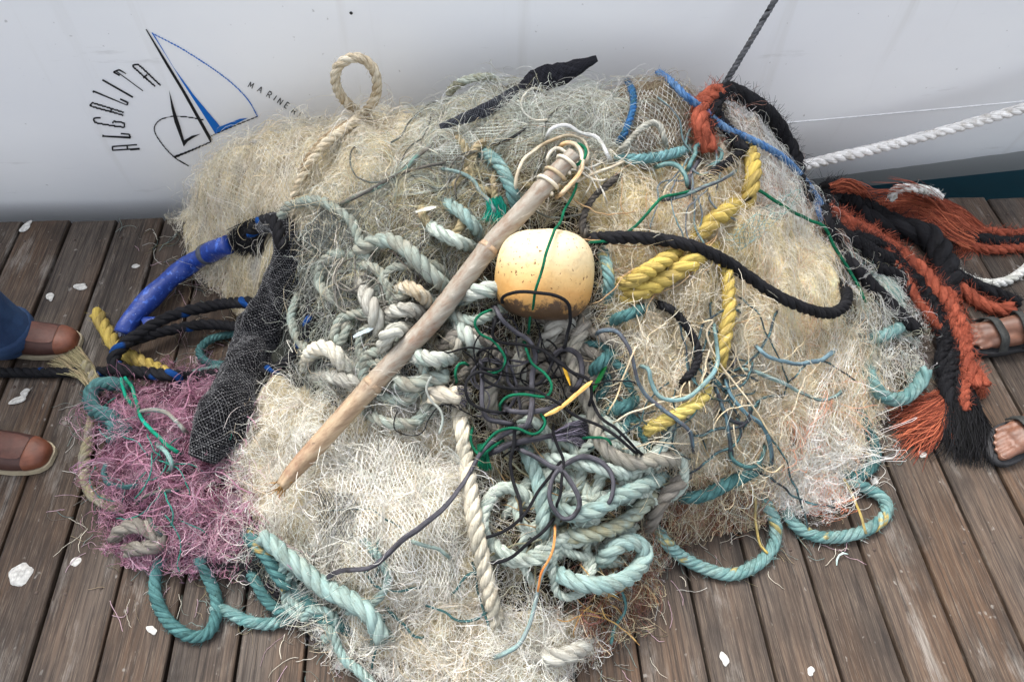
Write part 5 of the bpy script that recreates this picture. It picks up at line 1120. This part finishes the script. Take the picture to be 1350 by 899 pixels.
# ------------------------------------------------------------------ pole, float, sticks
def build_pole():
    px = [(372,640),(384,624),(410,596),(450,552),(492,506),(535,460),(575,417),(615,365),(652,318),(692,275),(730,232),(757,203)]
    rp = [11.5,14,15.5,16.5,17.5,17.5,17.5,17.2,17.2,16.5,16,13.5]
    Q = spline([(*a, b) for a, b in zip(px, rp)], 2.5); t, D = surf_t(Q[:, :2]); n = len(Q)
    u = np.linspace(0, 1, n); t0, t1 = t[:12].mean()-.03, t[-25:].mean()-.035; tl = t0+(t1-t0)*u
    over = np.percentile(tl-(t-.02), 88); tl = tl-max(over, 0)-.022
    P = CAM+D*tl[:, None]; P = resample(np.column_stack([P]), .006); n = len(P); s = arclen(P); L = s[-1]
    R = .80*np.interp(np.linspace(0, 1, n), np.linspace(0, 1, len(Q)), Q[:, 2])*float(tl.mean())/F0
    r = np.random.default_rng(8); R = R*(1+wob(n, .012, 14, 3))
    for f, am, wd in ((.295, .07, .006), (.545, .05, .006), (.70, .09, .007), (.885, .07, .006)):
        R = R*(1+am*np.exp(-((s/L-f)*L/wd)**2)-am*.7*np.exp(-(((s/L-f)*L-.014)/wd)**2))
    ns = 22
    def prof(th):
        m = 1+.025*np.cos(2*th[None]+2)+.02*np.sin(5*th[None]+s[:, None]*3)+r.normal(0, .006, (n, ns))
        # a long split running along the lower half
        m = m-.10*np.exp(-((np.angle(np.exp(1j*(th[None]-1.1-.5*s[:, None])))/.10)**2))*((s/L > .05) & (s/L < .42))[:, None]
        k = np.clip(1-s/.07, 0, 1)[:, None]; return m*(1-k*(.12+.5*(.5+.5*np.sin(3*th[None]+1))*np.clip(np.sin(7*th[None]), 0, 1)))
    V, Fs = tube(P, R, ns, prof)
    C = np.zeros((len(V), 3)); w = np.append(np.repeat(s/L, ns), [0, 1])
    a, b = lin(158, 136, 108), lin(138, 131, 119); k = np.clip((w-.22)/.2+lumps(V[:, 0], V[:, 1], 8, .05, .2, 5)*.15, 0, 1)[:, None]; C = a*(1-k)+b*k
    t = NT('weathered_bamboo'); at = t.n('ShaderNodeAttribute', attribute_name='Col'); v = t.coord()
    m = t.n('ShaderNodeMapping'); m.inputs['Rotation'].default_value = (0, 0, -math.atan2(P[-1, 1]-P[0, 1], P[-1, 0]-P[0, 0])); m.inputs['Scale'].default_value = (1, 1, 1); t.l(v, m.inputs[0])
    m2 = t.n('ShaderNodeMapping'); m2.inputs['Scale'].default_value = (6, 70, 70); t.l(m.outputs[0], m2.inputs[0])
    gr = t.noise(m2.outputs[0], 1.0, 6, .65); st = t.noise(v, 9, 6, .65)
    c = t.mix(t.ramp(gr, [(.38, .65), (.55, 0.0)]), at.outputs[0], L_(112, 84, 62)); c = t.mix(t.ramp(st, [(.56, 0.0), (.68, .7)]), c, L_(120, 82, 62))
    c = t.mix(t.ramp(t.noise(v, 22, 5, .7), [(.64, 0.0), (.70, .85)]), c, L_(50, 40, 34)); c = t.mix(t.ramp(gr, [(.60, 0.0), (.75, .5)]), c, L_(214, 204, 192))
    t.l(c, t.b.inputs['Base Color']); t.b.inputs['Roughness'].default_value = .6; t.bump(gr, .7, .003)
    c0 = P.mean(0); o = empty('bamboo_pole', c0, 'weathered bamboo pole lying diagonally across the top of the heap', 'pole')
    obj('pole_shaft', V-c0, Fs, t.m, o, True, C)
    for f in (.298, .703):
        i = int(f*n); Vr, Fr = tube(P[i:i+3], R[i:i+3]*1.03, 22); obj('node_ring', Vr-c0, Fr, mat_plain('bamboo_node', L_(150, 128, 104), .7, .3, 90), o)
    # splintered lower tip
    r = np.random.default_rng(4); n2 = 26; base = P[3]+r.normal(0, .006, (n2, 3)); d = (P[0]-P[8])/np.linalg.norm(P[0]-P[8])+r.normal(0, .25, (n2, 3))
    Vh, Fh, Ch = hairs(base-c0, d, r.uniform(.02, .05, n2), .0013, np.tile(lin(150, 116, 70), (n2, 1))*r.uniform(.6, 1.3, (n2, 1)), 4, .3, .1, 3)
    obj('splinters', Vh, Fh, M_FUZZ, o, True, Ch, kind='stuff')
    # wrappings of cord at the top
    for f, col, rr in ((.90, CRM, .0042), (.925, BGE, .004), (.965, CRM, .004)):
        i = int(f*n); T, N, B = frames(P); th = np.linspace(0, 2*math.pi*1.35, 40); k = np.clip(i+np.linspace(-1.5, 2.5, 40), 0, n-1)
        Pc = np.stack([np.interp(k, np.arange(n), P[:, q]) for q in range(3)], 1)+(R[i]+rr*.6)*(np.cos(th)[:, None]*N[i]+np.sin(th)[:, None]*B[i])
        Vw, Fw = tube(Pc, rr, 8); ob = obj('cord_lashing', Vw-c0, Fw, M_CORD, None, True, np.tile(col, (len(Vw), 1)), label='%s cord lashed round the pole %s' % ({.90: 'lower cream', .925: 'beige', .965: 'upper cream'}[f], {.90: 'below the tip', .925: 'between two cream lashings', .965: 'nearest its tip'}[f]), cat='cord', group='cords round the pole top'); ob.location = c0
build_pole()
def build_float():
    t, D = surf_t([(717, 362)]); tc = t[0]-.062; c = CAM+D[0]*tc; k = tc/F0
    up = RM[:, 1]*.93+RM[:, 0]*.055+AZ_W*.20; up /= np.linalg.norm(up)          # barrel axis
    rt = np.cross(up, RM[:, 2]); rt /= np.linalg.norm(rt); rt = rt if rt@RM[:, 0] > 0 else -rt; fw = np.cross(rt, up)
    h, w = 59*k, 63.0*k; zs = np.sin(np.linspace(-math.pi/2, math.pi/2, 46)); ns = 64
    V = []; r = np.random.default_rng(12)
    for z in zs:
        q = (1-abs(z)**3.6)**(1/2.9) if abs(z) < 1 else 0
        q *= 1-.055*max(z, 0)**1.3+.03*(1-z*z)
        for a in np.linspace(0, 2*math.pi, ns, endpoint=False):
            rad = w*q*(1+.012*math.sin(3*a+1)+.01*math.sin(5*a+4*z)); zz = z*h*(1+.02*math.cos(a+.7))
            V.append(rt*rad*math.cos(a)+fw*rad*math.sin(a)+up*zz)
    i = np.arange(len(zs)-1)[:, None]*ns; j = np.arange(ns)[None]; kk = (j+1) % ns
    F = np.stack([i+j, i+kk, i+ns+kk, i+ns+j], -1).reshape(-1, 4)
    m = NT('old_foam_float'); v = m.coord('Object')
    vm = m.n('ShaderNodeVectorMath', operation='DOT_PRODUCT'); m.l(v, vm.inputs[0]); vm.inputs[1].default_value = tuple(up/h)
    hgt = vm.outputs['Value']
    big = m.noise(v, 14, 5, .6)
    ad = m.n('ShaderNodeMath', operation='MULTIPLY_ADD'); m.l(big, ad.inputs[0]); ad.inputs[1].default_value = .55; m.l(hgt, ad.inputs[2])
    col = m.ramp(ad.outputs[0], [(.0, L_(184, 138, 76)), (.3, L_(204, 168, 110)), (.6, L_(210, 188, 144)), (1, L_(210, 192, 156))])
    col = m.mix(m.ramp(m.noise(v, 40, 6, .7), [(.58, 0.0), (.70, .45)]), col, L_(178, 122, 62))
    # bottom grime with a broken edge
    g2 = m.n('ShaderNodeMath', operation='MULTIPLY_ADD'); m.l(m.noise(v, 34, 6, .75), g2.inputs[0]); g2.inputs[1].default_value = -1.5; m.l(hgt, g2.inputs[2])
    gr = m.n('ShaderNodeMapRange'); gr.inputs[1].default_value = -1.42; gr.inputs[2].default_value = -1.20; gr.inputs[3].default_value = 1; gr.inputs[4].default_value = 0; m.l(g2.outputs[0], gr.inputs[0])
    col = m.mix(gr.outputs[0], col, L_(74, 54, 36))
    mp = m.n('ShaderNodeMapping'); mp.inputs['Scale'].default_value = (130, 130, 70); m.l(v, mp.inputs[0])
    pit = m.ramp(m.noise(mp.outputs[0], 1.0, 3, .6), [(.65, 0.0), (.68, 1.0)]); col = m.mix(pit, col, L_(96, 60, 28))
    m.l(col, m.b.inputs['Base Color']); m.b.inputs['Roughness'].default_value = .55; m.b.inputs['Subsurface Weight'].default_value = .0
    inv = m.n('ShaderNodeMath', operation='MULTIPLY_ADD'); m.l(pit, inv.inputs[0]); inv.inputs[1].default_value = -1.2; m.l(m.noise(v, 60, 5), inv.inputs[2]); m.bump(inv.outputs[0], .55, .004)
    o = obj('net_float', np.array(V), F, m.m, None, True, label='worn yellow cream barrel shaped float crossed by a green cord', cat='float'); o.location = c
AZ_W = np.array([0, 0, 1.0])
build_float()
def stick(name, label, cat, pts, w, th, rgb, lift, ns=4):
    P, R = trace(pts, w, lift, bury=False); P = resample(P, .012); n = len(P)
    rr = R*(1+.12*np.random.default_rng(nseed()).normal(0, 1, n)); rr[0] *= .5; rr[-1] *= .35
    V, Fs = tube(P, rr, ns); c = P.mean(0); o = obj(name, V-c, Fs, mat_plain(name+'_mat', rgb, .5, .3, 80), None, False, label=label, cat=cat); o.location = c
stick('orange_stick', 'thin orange cream stick lying across the right of the dark tangle', 'stick', [(718,548),(738,538),(760,520),(781,502)], 2.6, 1, L_(226, 176, 96), .085, 5)
stick('yellow_plastic_strip', 'short yellow plastic strip above the orange stick', 'plastic scrap', [(743,484),(748,496),(752,508)], 2.6, 1, L_(216, 166, 40), .06)
stick('green_plastic_strip', 'bright green plastic strip upright beside the orange stick', 'plastic scrap', [(781,516),(790,499),(801,479)], 2.4, 1, L_(14, 104, 44), .04)
stick('white_plastic_strip', 'white plastic strip lying at the left of the rope knot', 'plastic scrap', [(466,444),(478,438),(492,433)], 3, 1, L_(206, 220, 222), .045)
stick('pale_wood_splinter', 'pale wood splinter above the rope bight left of the pole', 'stick', [(548,280),(560,276),(575,273)], 3, 1, L_(230, 224, 206), .04)

# ------------------------------------------------------------------ bird droppings and bits on the planks
def blob(name, label, cat, px, py, w, hgt, rgb, seed, el=1.0, group='white droppings on the planks'):
    r = np.random.default_rng(seed); c = at_z(px, py, .0); k = np.linalg.norm(c-CAM)/F0*w; nr, ns = 7, 22; V = [(0, 0, hgt)]
    am = r.uniform(.03, .13, 4)*np.array([1.6, 1, .7, .6]); ph = r.uniform(0, 6, 4); rot = r.uniform(0, 3)
    for q in range(1, nr+1):
        f = q/nr
        for a in np.linspace(0, 2*math.pi, ns, endpoint=False):
            rad = k*f*(1+sum(am[i]*math.sin((i+2)*a+ph[i]) for i in range(4))*f); z = hgt*(1-f**2.2)*(1+.3*math.sin(3*a+7*f+ph[0])*f+.25*math.sin(7*a-5*f+ph[1])*f)
            x, y = rad*math.cos(a), rad*math.sin(a)*el; V.append((x*math.cos(rot)-y*math.sin(rot), x*math.sin(rot)+y*math.cos(rot), max(z, 0)-(.002 if q == nr else 0)))
    F3 = [(0, 1+j, 1+(j+1) % ns) for j in range(ns)]; F4 = [(1+q*ns+j, 1+(q+1)*ns+j, 1+(q+1)*ns+(j+1) % ns, 1+q*ns+(j+1) % ns) for q in range(nr-1) for j in range(ns)]
    o = obj(name, V, [np.array(F4), np.array(F3)], MAT_W, None, True, label=label, cat=cat, group=group); o.location = (c[0], c[1], .0012); o.scale = (1, 1, .55)
MAT_W = mat_plain('chalky_white', (.44, .43, .40), .85, .35, 120, .8)
for i, (x, y, w, h, lab) in enumerate([(27,757,16,.012,'round white lump on the planks at the lower left edge'),(24,527,11,.003,'white dropping on the plank between the two brown shoes'),(33,517,6,.002,'small white dropping touching the larger one between the brown shoes'),
     (34,299,10,.004,'white dropping near the dock edge at the far left'),(1153,634,8,.006,'white chip in the plank gap beside the right front teal loop'),(452,872,13,.008,'white lump at the front hem of the ivory net'),
     (1069,884,6,.004,'small white dropping near the bottom edge on the right'),(179,351,6,.003,'small white ring of dropping on the planks near the blue sleeve'),(66,391,8,.002,'pale dropping on the planks above the upper brown shoe'),
     (106,378,9,.002,'pale dropping on the planks left of the blue sleeve'),(1216,598,7,.002,'pale dropping on the planks below the black rope end'),(955,868,9,.002,'pale dropping near the bottom edge in the middle'),
     (100,740,8,.002,'pale dropping on the planks left of the pink net'),(200,830,8,.002,'pale dropping on the planks left of the round teal loop')]):
    blob('bird_dropping', lab, 'dropping', x, y, w*.8, h, None, 60+i, random.Random(i).uniform(.5, .95))
stick('twine_scrap', 'short pale twine scrap in a plank gap at the lower right', 'twine', [(1103,745),(1104,735),(1110,729),(1118,730)], 1.4, 1, L_(170, 190, 184), 0.001, 6)

def litter():
    r = np.random.default_rng(31); n = 420; M = 10; P = np.zeros((0, 2))
    while len(P) < n:
        c = r.uniform([GX0+.5, -1.75], [GX1-.4, -.05], (4000, 2)); h = Hat(c[:, 0], c[:, 1]); near = np.max([Hat(c[:, 0]+dx, c[:, 1]+dy) for dx, dy in ((.12, 0), (-.12, 0), (0, .12), (0, -.12), (.06, .06), (-.06, .06))], 0)
        P = np.vstack([P, c[(h < .008) & (near > .02)]])
    P = P[:n]; a = r.uniform(0, 6.28, n); k = r.normal(0, 16, n); Q = np.zeros((n, M, 3)); x, y = P[:, 0].copy(), P[:, 1].copy(); st = r.uniform(.003, .010, n)
    for m in range(M):
        Q[:, m] = np.stack([x, y, np.maximum(Hat(x, y), 0)+.0018+.002*r.random(n)], 1); a += k*st+r.normal(0, .25, n); x = x+np.cos(a)*st; y = np.minimum(y+np.sin(a)*st, -.01)
    pal = np.array([CREAM, IVORY, TEAL2, PTEAL, OLV, BGE, GRY, LPINK]); V, F, C = strands_mesh(Q, r.uniform(.0004, .0009, n), pal[r.integers(0, len(pal), n)]*r.uniform(.6, 1, (n, 1)))
    obj('fibre_litter', V, F, M_STRAND, None, True, C, kind='stuff', label='short loose net fibres scattered on the planks round the heap', cat='fibre litter')
litter()
# ------------------------------------------------------------------ people
def capsule(P, R, ns=14):
    P = np.array(P, float); R = np.array(R, float)
    def ball(c, r, d):
        k = np.linspace(0, math.pi/2, 5)[1:]; return [(c+d*r*math.sin(a), max(r*math.cos(a), 1e-4)) for a in k]
    d0 = P[0]-P[1]; d0 /= np.linalg.norm(d0); d1 = P[-1]-P[-2]; d1 /= np.linalg.norm(d1)
    a = ball(P[0], R[0], d0)[::-1]; b = ball(P[-1], R[-1], d1)
    Q = spline(np.column_stack([P, R]), .012) if len(P) > 2 else np.column_stack([P, R])
    PP = np.vstack([[x[0] for x in a], Q[:, :3], [x[0] for x in b]]); RR = np.concatenate([[x[1] for x in a], Q[:, 3], [x[1] for x in b]])
    return tube(PP, RR, ns)
def solid(name, caps, voxel, mat, parent, c, sm=4, **kw):
    """several tapered limbs fused into one continuous surface"""
    V, F, _ = merge([(v, f, (0, 0, 0)) for v, f in caps])
    o = obj(name, V-c, F, mat, parent, True, **kw)
    m = o.modifiers.new('fuse', 'REMESH'); m.mode = 'VOXEL'; m.voxel_size = voxel; m.use_smooth_shade = True
    s_ = o.modifiers.new('soften', 'SMOOTH'); s_.factor = .5; s_.iterations = sm
    return o
def skin_mat():
    t = NT('brown_skin'); v = t.coord(); c = t.mix(t.ramp(t.noise(v, 30, 5), [(.3, 0.0), (.7, 1.0)]), L_(92, 62, 48), L_(122, 84, 66))
    t.l(c, t.b.inputs['Base Color']); t.b.inputs['Roughness'].default_value = .5; t.b.inputs['Subsurface Weight'].default_value = .08; t.b.inputs['Subsurface Radius'].default_value = (.01, .004, .002)
    t.bump(t.noise(v, 260, 4), .25, .001); return t.m
M_SKIN = skin_mat()
def fr2(ang): 
    f = np.array([math.cos(ang), math.sin(ang), 0]); return f, np.array([-f[1], f[0], 0])
def upper_caps(hip, face):
    f, l = fr2(face); z = np.array([0, 0, 1.0]); H = hip
    c = [capsule([H-l*.05, H+l*.05], [.135, .135]), capsule([H, H+z*.22+f*.01, H+z*.45, H+z*.50], [.14, .135, .155, .11]), capsule([H+z*.47-l*.16, H+z*.47+l*.16], [.07, .07]),
         capsule([H+z*.5, H+z*.62+f*.02], [.055, .055]), capsule([H+z*.69+f*.03, H+z*.78+f*.03], [.085, .095]), capsule([H+z*.70+f*.125, H+z*.73+f*.115], [.012, .009])]
    for q in (1, -1):
        c.append(capsule([H+z*.46+l*.19*q, H+z*.19+l*.24*q, H+f*.06-z*.05+l*.25*q], [.05, .042, .03])); p = H+f*.07-z*.09+l*.25*q; c.append(capsule([p, p-z*.06+f*.01], [.034, .03], 10))
        for k, (dx, ln) in enumerate(((-.024, .07), (-.008, .08), (.008, .075), (.024, .058))): c.append(capsule([p-z*.07+f*dx, p-z*(.07+ln*.6)+f*(dx+.01)-l*.012*q, p-z*(.07+ln)+f*dx-l*.03*q], [.009, .008, .007], 8))
        c.append(capsule([p-z*.02+f*.03, p-z*.07+f*.055], [.011, .009], 8))
    return c
def shirt_hair(root, hip, face, c, shirt, hair):
    f, l = fr2(face); z = np.array([0, 0, 1.0]); H = hip
    caps = [capsule([H-z*.02, H+z*.22+f*.01, H+z*.45, H+z*.5], [.155, .15, .17, .115]), capsule([H+z*.47-l*.17, H+z*.47+l*.17], [.08, .08])]+[capsule([H+z*.46+l*.19*q, H+z*.27+l*.23*q], [.064, .062]) for q in (1, -1)]
    solid('shirt', caps, .012, shirt, root, c); solid('hair', [capsule([H+z*.80+f*.0, H+z*.76-f*.03], [.098, .09])], .01, hair, root, c)
# --- left person: jeans and brown leather shoes
def shoe(root, toe, ang, L, c, side):
    f, l = fr2(ang); z = np.array([0, 0, 1.0]); T = np.array([toe[0], toe[1], 0.0])
    def sec(x, hw, top, low, lean=0):      # ring at distance x behind the toe tip
        a = np.linspace(0, 2*math.pi, 20, endpoint=False); y = hw*np.sign(np.cos(a))*np.abs(np.cos(a))**.8; zz = np.where(np.sin(a) > 0, low+(top-low)*np.abs(np.sin(a))**.75, low-(low-.012)*np.abs(np.sin(a))**.5)
        return T-f*x+y[:, None]*l+zz[:, None]*z+l*lean
    st = [(.004, .014, .034, .02), (.010, .027, .042, .022), (.024, .038, .050, .024), (.05, .046, .056, .025), (.085, .050, .064, .026), (.12, .049, .078, .028), (.155, .044, .096, .03), (.19, .039, .106, .03), (.235, .036, .104, .03), (.27, .031, .098, .03), (.283, .016, .085, .03)]
    k = L/.285; V = np.vstack([sec(x*k, hw*k, t*k, lo*k) for x, hw, t, lo in st]); n, ns = len(st), 20
    i = np.arange(n-1)[:, None]*ns; j = np.arange(ns)[None]; q = (j+1) % ns; F = np.stack([i+j, i+q, i+ns+q, i+ns+j], -1).reshape(-1, 4)
    cap = np.array([list(range(ns))[::-1], list(range((n-1)*ns, n*ns))])
    o = obj('shoe', V-c, [F, cap], M_LEATHER, root, True); m = o.modifiers.new('s', 'SUBSURF'); m.levels = m.render_levels = 1
    W = V.reshape(n, ns, 3); ctr = W.mean(1, keepdims=True)
    a = (ctr+(W-ctr)*1.025)[:4]; a = np.concatenate([a, (ctr[3:4]+(W[3:4]-ctr[3:4])*.99)-0]); Va = a.reshape(-1, 3); m_ = len(a); i = np.arange(m_-1)[:, None]*ns; Fa = np.stack([i+j, i+q, i+ns+q, i+ns+j], -1).reshape(-1, 4)
    ob = obj('toe_cap', Va-c, [Fa, np.array([list(range(ns))[::-1]])], M_TANL, o, True); mm = ob.modifiers.new('s', 'SUBSURF'); mm.levels = mm.render_levels = 1
    # tongue strip along the top
    G = (ctr+(W-ctr)*1.018)[3:9, 3:8]+z*.0012; gn, gm = G.shape[:2]; ii = np.arange(gn-1)[:, None]*gm; jj = np.arange(gm-1)[None]
    Ft = np.stack([ii+jj, ii+jj+1, ii+gm+jj+1, ii+gm+jj], -1).reshape(-1, 4); G2 = G.reshape(-1, 3); ob = obj('strap', np.vstack([G2, G2-z*.004])-c, np.vstack([Ft, Ft[:, ::-1]+gn*gm]), M_LEATHER2, o); mm = ob.modifiers.new('s', 'SUBSURF'); mm.levels = mm.render_levels = 1
    # pale sole
    out = [(x, hw) for x, hw, _, _ in st]; ol = np.array([T-f*(x*k-.003)+l*(hw*k+.0012) for x, hw in out]+[T-f*(x*k-.003)-l*(hw*k+.0012) for x, hw in out[::-1]]); m_ = len(ol)
    Vs = np.vstack([ol+z*.002, ol+z*.015]); j = np.arange(m_); q = (j+1) % m_; Fs = [np.stack([j, q, m_+q, m_+j], 1), np.array([list(range(m_))[::-1], list(range(m_, 2*m_))])]
    obj('sole', Vs-c, Fs, M_SOLE, o, False)
    return T-f*.205*k
M_LEATHER = mat_plain('brown_leather', L_(62, 38, 32), .55, .3, 30, .4); M_LEATHER2 = mat_plain('strap_leather', L_(84, 50, 40), .55, .25, 40, .4)
M_TANL = mat_plain('tan_leather', L_(104, 60, 42), .5, .3, 40, .4); M_SOLE = mat_plain('pale_sole', L_(160, 148, 124), .7, .15, 60, .3)
def denim():
    t = NT('denim'); v = t.coord(); w = t.n('ShaderNodeTexWave', wave_type='BANDS', bands_direction='DIAGONAL'); w.inputs['Scale'].default_value = 420; t.l(v, w.inputs[0])
    c = t.mix(t.ramp(t.noise(v, 14, 5), [(.35, 0.0), (.65, 1.0)]), L_(18, 42, 74), L_(36, 64, 98)); c = t.mix(.3, c, w.outputs['Color'], 'OVERLAY')
    t.l(c, t.b.inputs['Base Color']); t.b.inputs['Roughness'].default_value = .85; t.bump(t.noise(v, 40, 5), .5, .006); return t.m
def left_person():
    ang = math.radians(-2); t1 = at_z(103, 447, .03); t2 = at_z(67, 600, .025); c = (t1+t2)/2-np.array([.25, 0, 0]); c[2] = 0
    root = empty('person', c, 'person at the left in blue jeans and brown leather shoes', 'person')
    a1 = shoe(root, t1, ang, .285, c, 1); a2 = shoe(root, t2, ang-.10, .285, c, -1); z = np.array([0, 0, 1.0]); hip = (a1+a2)/2-np.array([.10, 0, 0])+z*.94; f, l = fr2(ang)
    legs = []; body = []
    for a, q in ((a1, 1), (a2, -1)):
        kn = a*.5+(hip+l*.09*q)*.5+f*.05; kn[2] = .5; top = hip+l*.09*q
        legs.append((capsule([a+z*.06+f*(.022 if q > 0 else -.004), a+z*.16+f*(.008 if q > 0 else -.006), kn, top+z*.02], [.076, .072, .078, .10]))); body.append(capsule([a+z*.06, kn, top], [.042, .052, .075]))
        # cuff: turned hem
        P = np.array([a+z*.045, a+z*.052, a+z*.075, a+z*.082]); V, F = tube(P+np.array([.022 if q > 0 else -.004, 0, 0]), [.074, .078, .078, .074], 24, lambda th: 1+.05*np.cos(3*th[None]+q)+.0*P[:, :1]); obj('cuff', V-c, F, M_DENIM, root)
    legs.append(capsule([hip-l*.06, hip+l*.06], [.15, .15])); solid('body', body+upper_caps(hip, ang), .011, M_SKIN, root, c); solid('jeans', legs, .009, M_DENIM, root, c, 3)
    shirt_hair(root, hip, ang, c, mat_plain('grey_shirt', (.22, .23, .25), .9), mat_plain('dark_hair', (.03, .02, .015), .6))
M_DENIM = denim(); left_person()
# --- right person: bare feet in black sandals
def foot_caps(A, ang, s, toes=True):
    """A: ankle point on the ground; s=+1 when the big toe is on the left of the walking direction"""
    f, l = fr2(ang); z = np.array([0, 0, 1.0]); w = lambda x, y, h: A+f*x+l*y*s+z*(h+.022)
    c = [capsule([w(-.055, 0, .03), w(-.02, 0, .032), w(.03, .004, .034)], [.026, .030, .030]), capsule([w(0, .0, .10), w(.03, .004, .062), w(.075, .010, .036), w(.125, .020, .022)], [.034, .034, .030, .021]),
         capsule([w(-.01, -.008, .05), w(.05, -.018, .034), w(.105, -.026, .019)], [.030, .027, .0175]), capsule([w(.08, .0, .03), w(.125, -.004, .020)], [.028, .020]),
         capsule([w(-.012, .028, .075), w(-.01, .03, .07)], [.013, .013], 8), capsule([w(-.016, -.028, .068), w(-.014, -.03, .064)], [.013, .013], 8)]
    nails = []
    for (y0, x0, r0, y1, x1, r1) in ((.028, .122, .0155, .031, .186, .0125), (.008, .124, .0105, .011, .186, .0082), (-.008, .120, .010, -.006, .176, .0078), (-.021, .113, .0098, -.022, .162, .0074), (-.032, .103, .0095, -.036, .145, .0072)):
        m = (x0+x1)/2; c.append(capsule([w(x0, y0, .016), w(m, (y0+y1)/2, .0175), w(x1-.012, y1, .011), w(x1, y1, .0085)], [r0, r1*1.02, r1*1.05, r1*.9], 10)); nails.append((w(x1-.001, y1, .0085+r1*.72), r1*.72, f, l))
    return c, nails
def right_person():
    A = at_z(1352, 432, .05); A[2] = 0; B = at_z(1352, 560, .05); B[2] = 0
    angA, angB = math.radians(180), math.radians(180+16)
    # ankles set back from the toe tips seen in the picture
    ta = at_z(1268, 446, .03); tb = at_z(1303, 580, .03); fa, la = fr2(angA); fb, lb = fr2(angB)
    A = np.array([ta[0], ta[1], 0])-fa*.186; B = np.array([tb[0], tb[1], 0])-fb*.186+lb*.02
    c = (A+B)/2; root = empty('person', c, 'person at the right standing barefoot in black sandals', 'person'); z = np.array([0, 0, 1.0])
    hip = (A+B)/2+np.array([.12, .0, .92]); f, l = fr2(math.radians(188)); caps = []; nails = []; shorts = []
    for a, an, s in ((A, angA, -1), (B, angB, 1)):
        cs, nl = foot_caps(a, an, -s if False else s); caps += cs; nails += nl; q = 1 if s > 0 else -1
        top = hip+l*.09*q; kn = (a+top)/2+f*.04; kn[2] = .5
        caps.append(capsule([a+z*.11, a*.75+kn*.25+z*.02-f*.012, a*.5+kn*.5-f*.02, kn, top], [.037, .046, .056, .055, .08])); shorts.append(capsule([kn+z*.06, top], [.085, .105]))
    solid('body', caps+upper_caps(hip, math.radians(188)), .0042, M_SKIN, root, c, 3)
    solid('shorts', shorts+[capsule([hip-l*.06, hip+l*.06], [.155, .155])], .012, mat_plain('khaki_shorts', (.2, .17, .12), .9), root, c)
    shirt_hair(root, hip, math.radians(188), c, mat_plain('navy_shirt', (.05, .07, .12), .9), mat_plain('black_hair', (.02, .015, .01), .6))
    for p, r_, f_, l_ in nails:
        th = np.linspace(0, 2*math.pi, 10, endpoint=False); V = [p-c+z*.0012]+[p-c+f_*r_*1.05*math.cos(t)+l_*r_*math.sin(t)-z*.0018 for t in th]
        obj('toenail', np.array(V), np.array([[0, 1+i, 1+(i+1) % 10] for i in range(10)]), M_NAIL, root)
    for a, an, s in ((A, angA, -1), (B, angB, 1)):
        f_, l_ = fr2(an); w = lambda x, y, h: a+f_*x+l_*y*s+z*h
        out = [(-.088, 0), (-.082, .022), (-.06, .036), (-.02, .038), (.04, .036), (.10, .046), (.15, .054), (.185, .05), (.202, .032), (.204, .010), (.192, -.010), (.17, -.032), (.13, -.050), (.08, -.050), (.02, -.040), (-.04, -.036), (-.075, -.026)]
        P = spline([w(x, y, 0)[:3] for x, y in out+out[:1]], .008)[:-1]; m = len(P); j = np.arange(m); q = (j+1) % m
        cen = P.mean(0); V = np.vstack([P+z*.003, P+(P-cen)*.012+z*.010, P+z*.022, P+(cen-P)*.05+z*.0235])-c
        F = np.vstack([np.stack([k*m+j, k*m+q, (k+1)*m+q, (k+1)*m+j], 1) for k in range(3)])
        so_ = obj('sandal', V, [F, np.array([list(range(m))[::-1], list(range(3*m, 4*m))])], M_RUB, root, True)
        def strap(pts, wd):
            C = spline(np.array(pts), .004); T, N, B_ = frames(C); n = len(C); cen2 = a+z*.03+f_*.05
            up = C-(a+f_*((C-a)@f_)[:, None]+z*.02); up /= np.linalg.norm(up, axis=1, keepdims=True); sd = np.cross(T, up); sd /= np.linalg.norm(sd, axis=1, keepdims=True)
            V = np.concatenate([C-sd*wd+up*0, C-sd*wd*.9+up*.0042, C+sd*wd*.9+up*.0042, C+sd*wd]).reshape(4, n, 3).transpose(1, 0, 2).reshape(-1, 3)-c
            i = np.arange(n-1)[:, None]*4; jj = np.arange(4)[None]; k = (jj+1) % 4; obj('strap', V, np.stack([i+jj, i+k, i+4+k, i+4+jj], -1).reshape(-1, 4), M_STRAP, so_)
        w_ = w; w = lambda x, y, h: w_(x, y, h+.016)
        strap([w(.118, .052, .018), w(.114, .047, .042), w(.106, .025, .064), w(.100, -.005, .062), w(.094, -.034, .052), w(.09, -.052, .018)], .013)
        strap([w(.02, .040, .018), w(.03, .042, .05), w(.045, .034, .085), w(.05, .0, .098), w(.046, -.032, .082), w(.03, -.044, .05), w(.015, -.042, .018)], .012)
        strap([w(.025, .042, .05), w(-.03, .042, .062), w(-.075, .024, .072), w(-.086, 0, .074), w(-.075, -.024, .072), w(-.03, -.042, .062), w(.025, -.044, .05)], .009)
M_NAIL = mat_plain('toenail', L_(136, 104, 88), .35, .1, 40, 0); M_RUB = mat_plain('sandal_rubber', (.022, .022, .024), .7, .3, 90, .5); M_STRAP = mat_plain('sandal_strap', (.03, .032, .03), .65, .4, 160, .7)
right_person()
#PART7
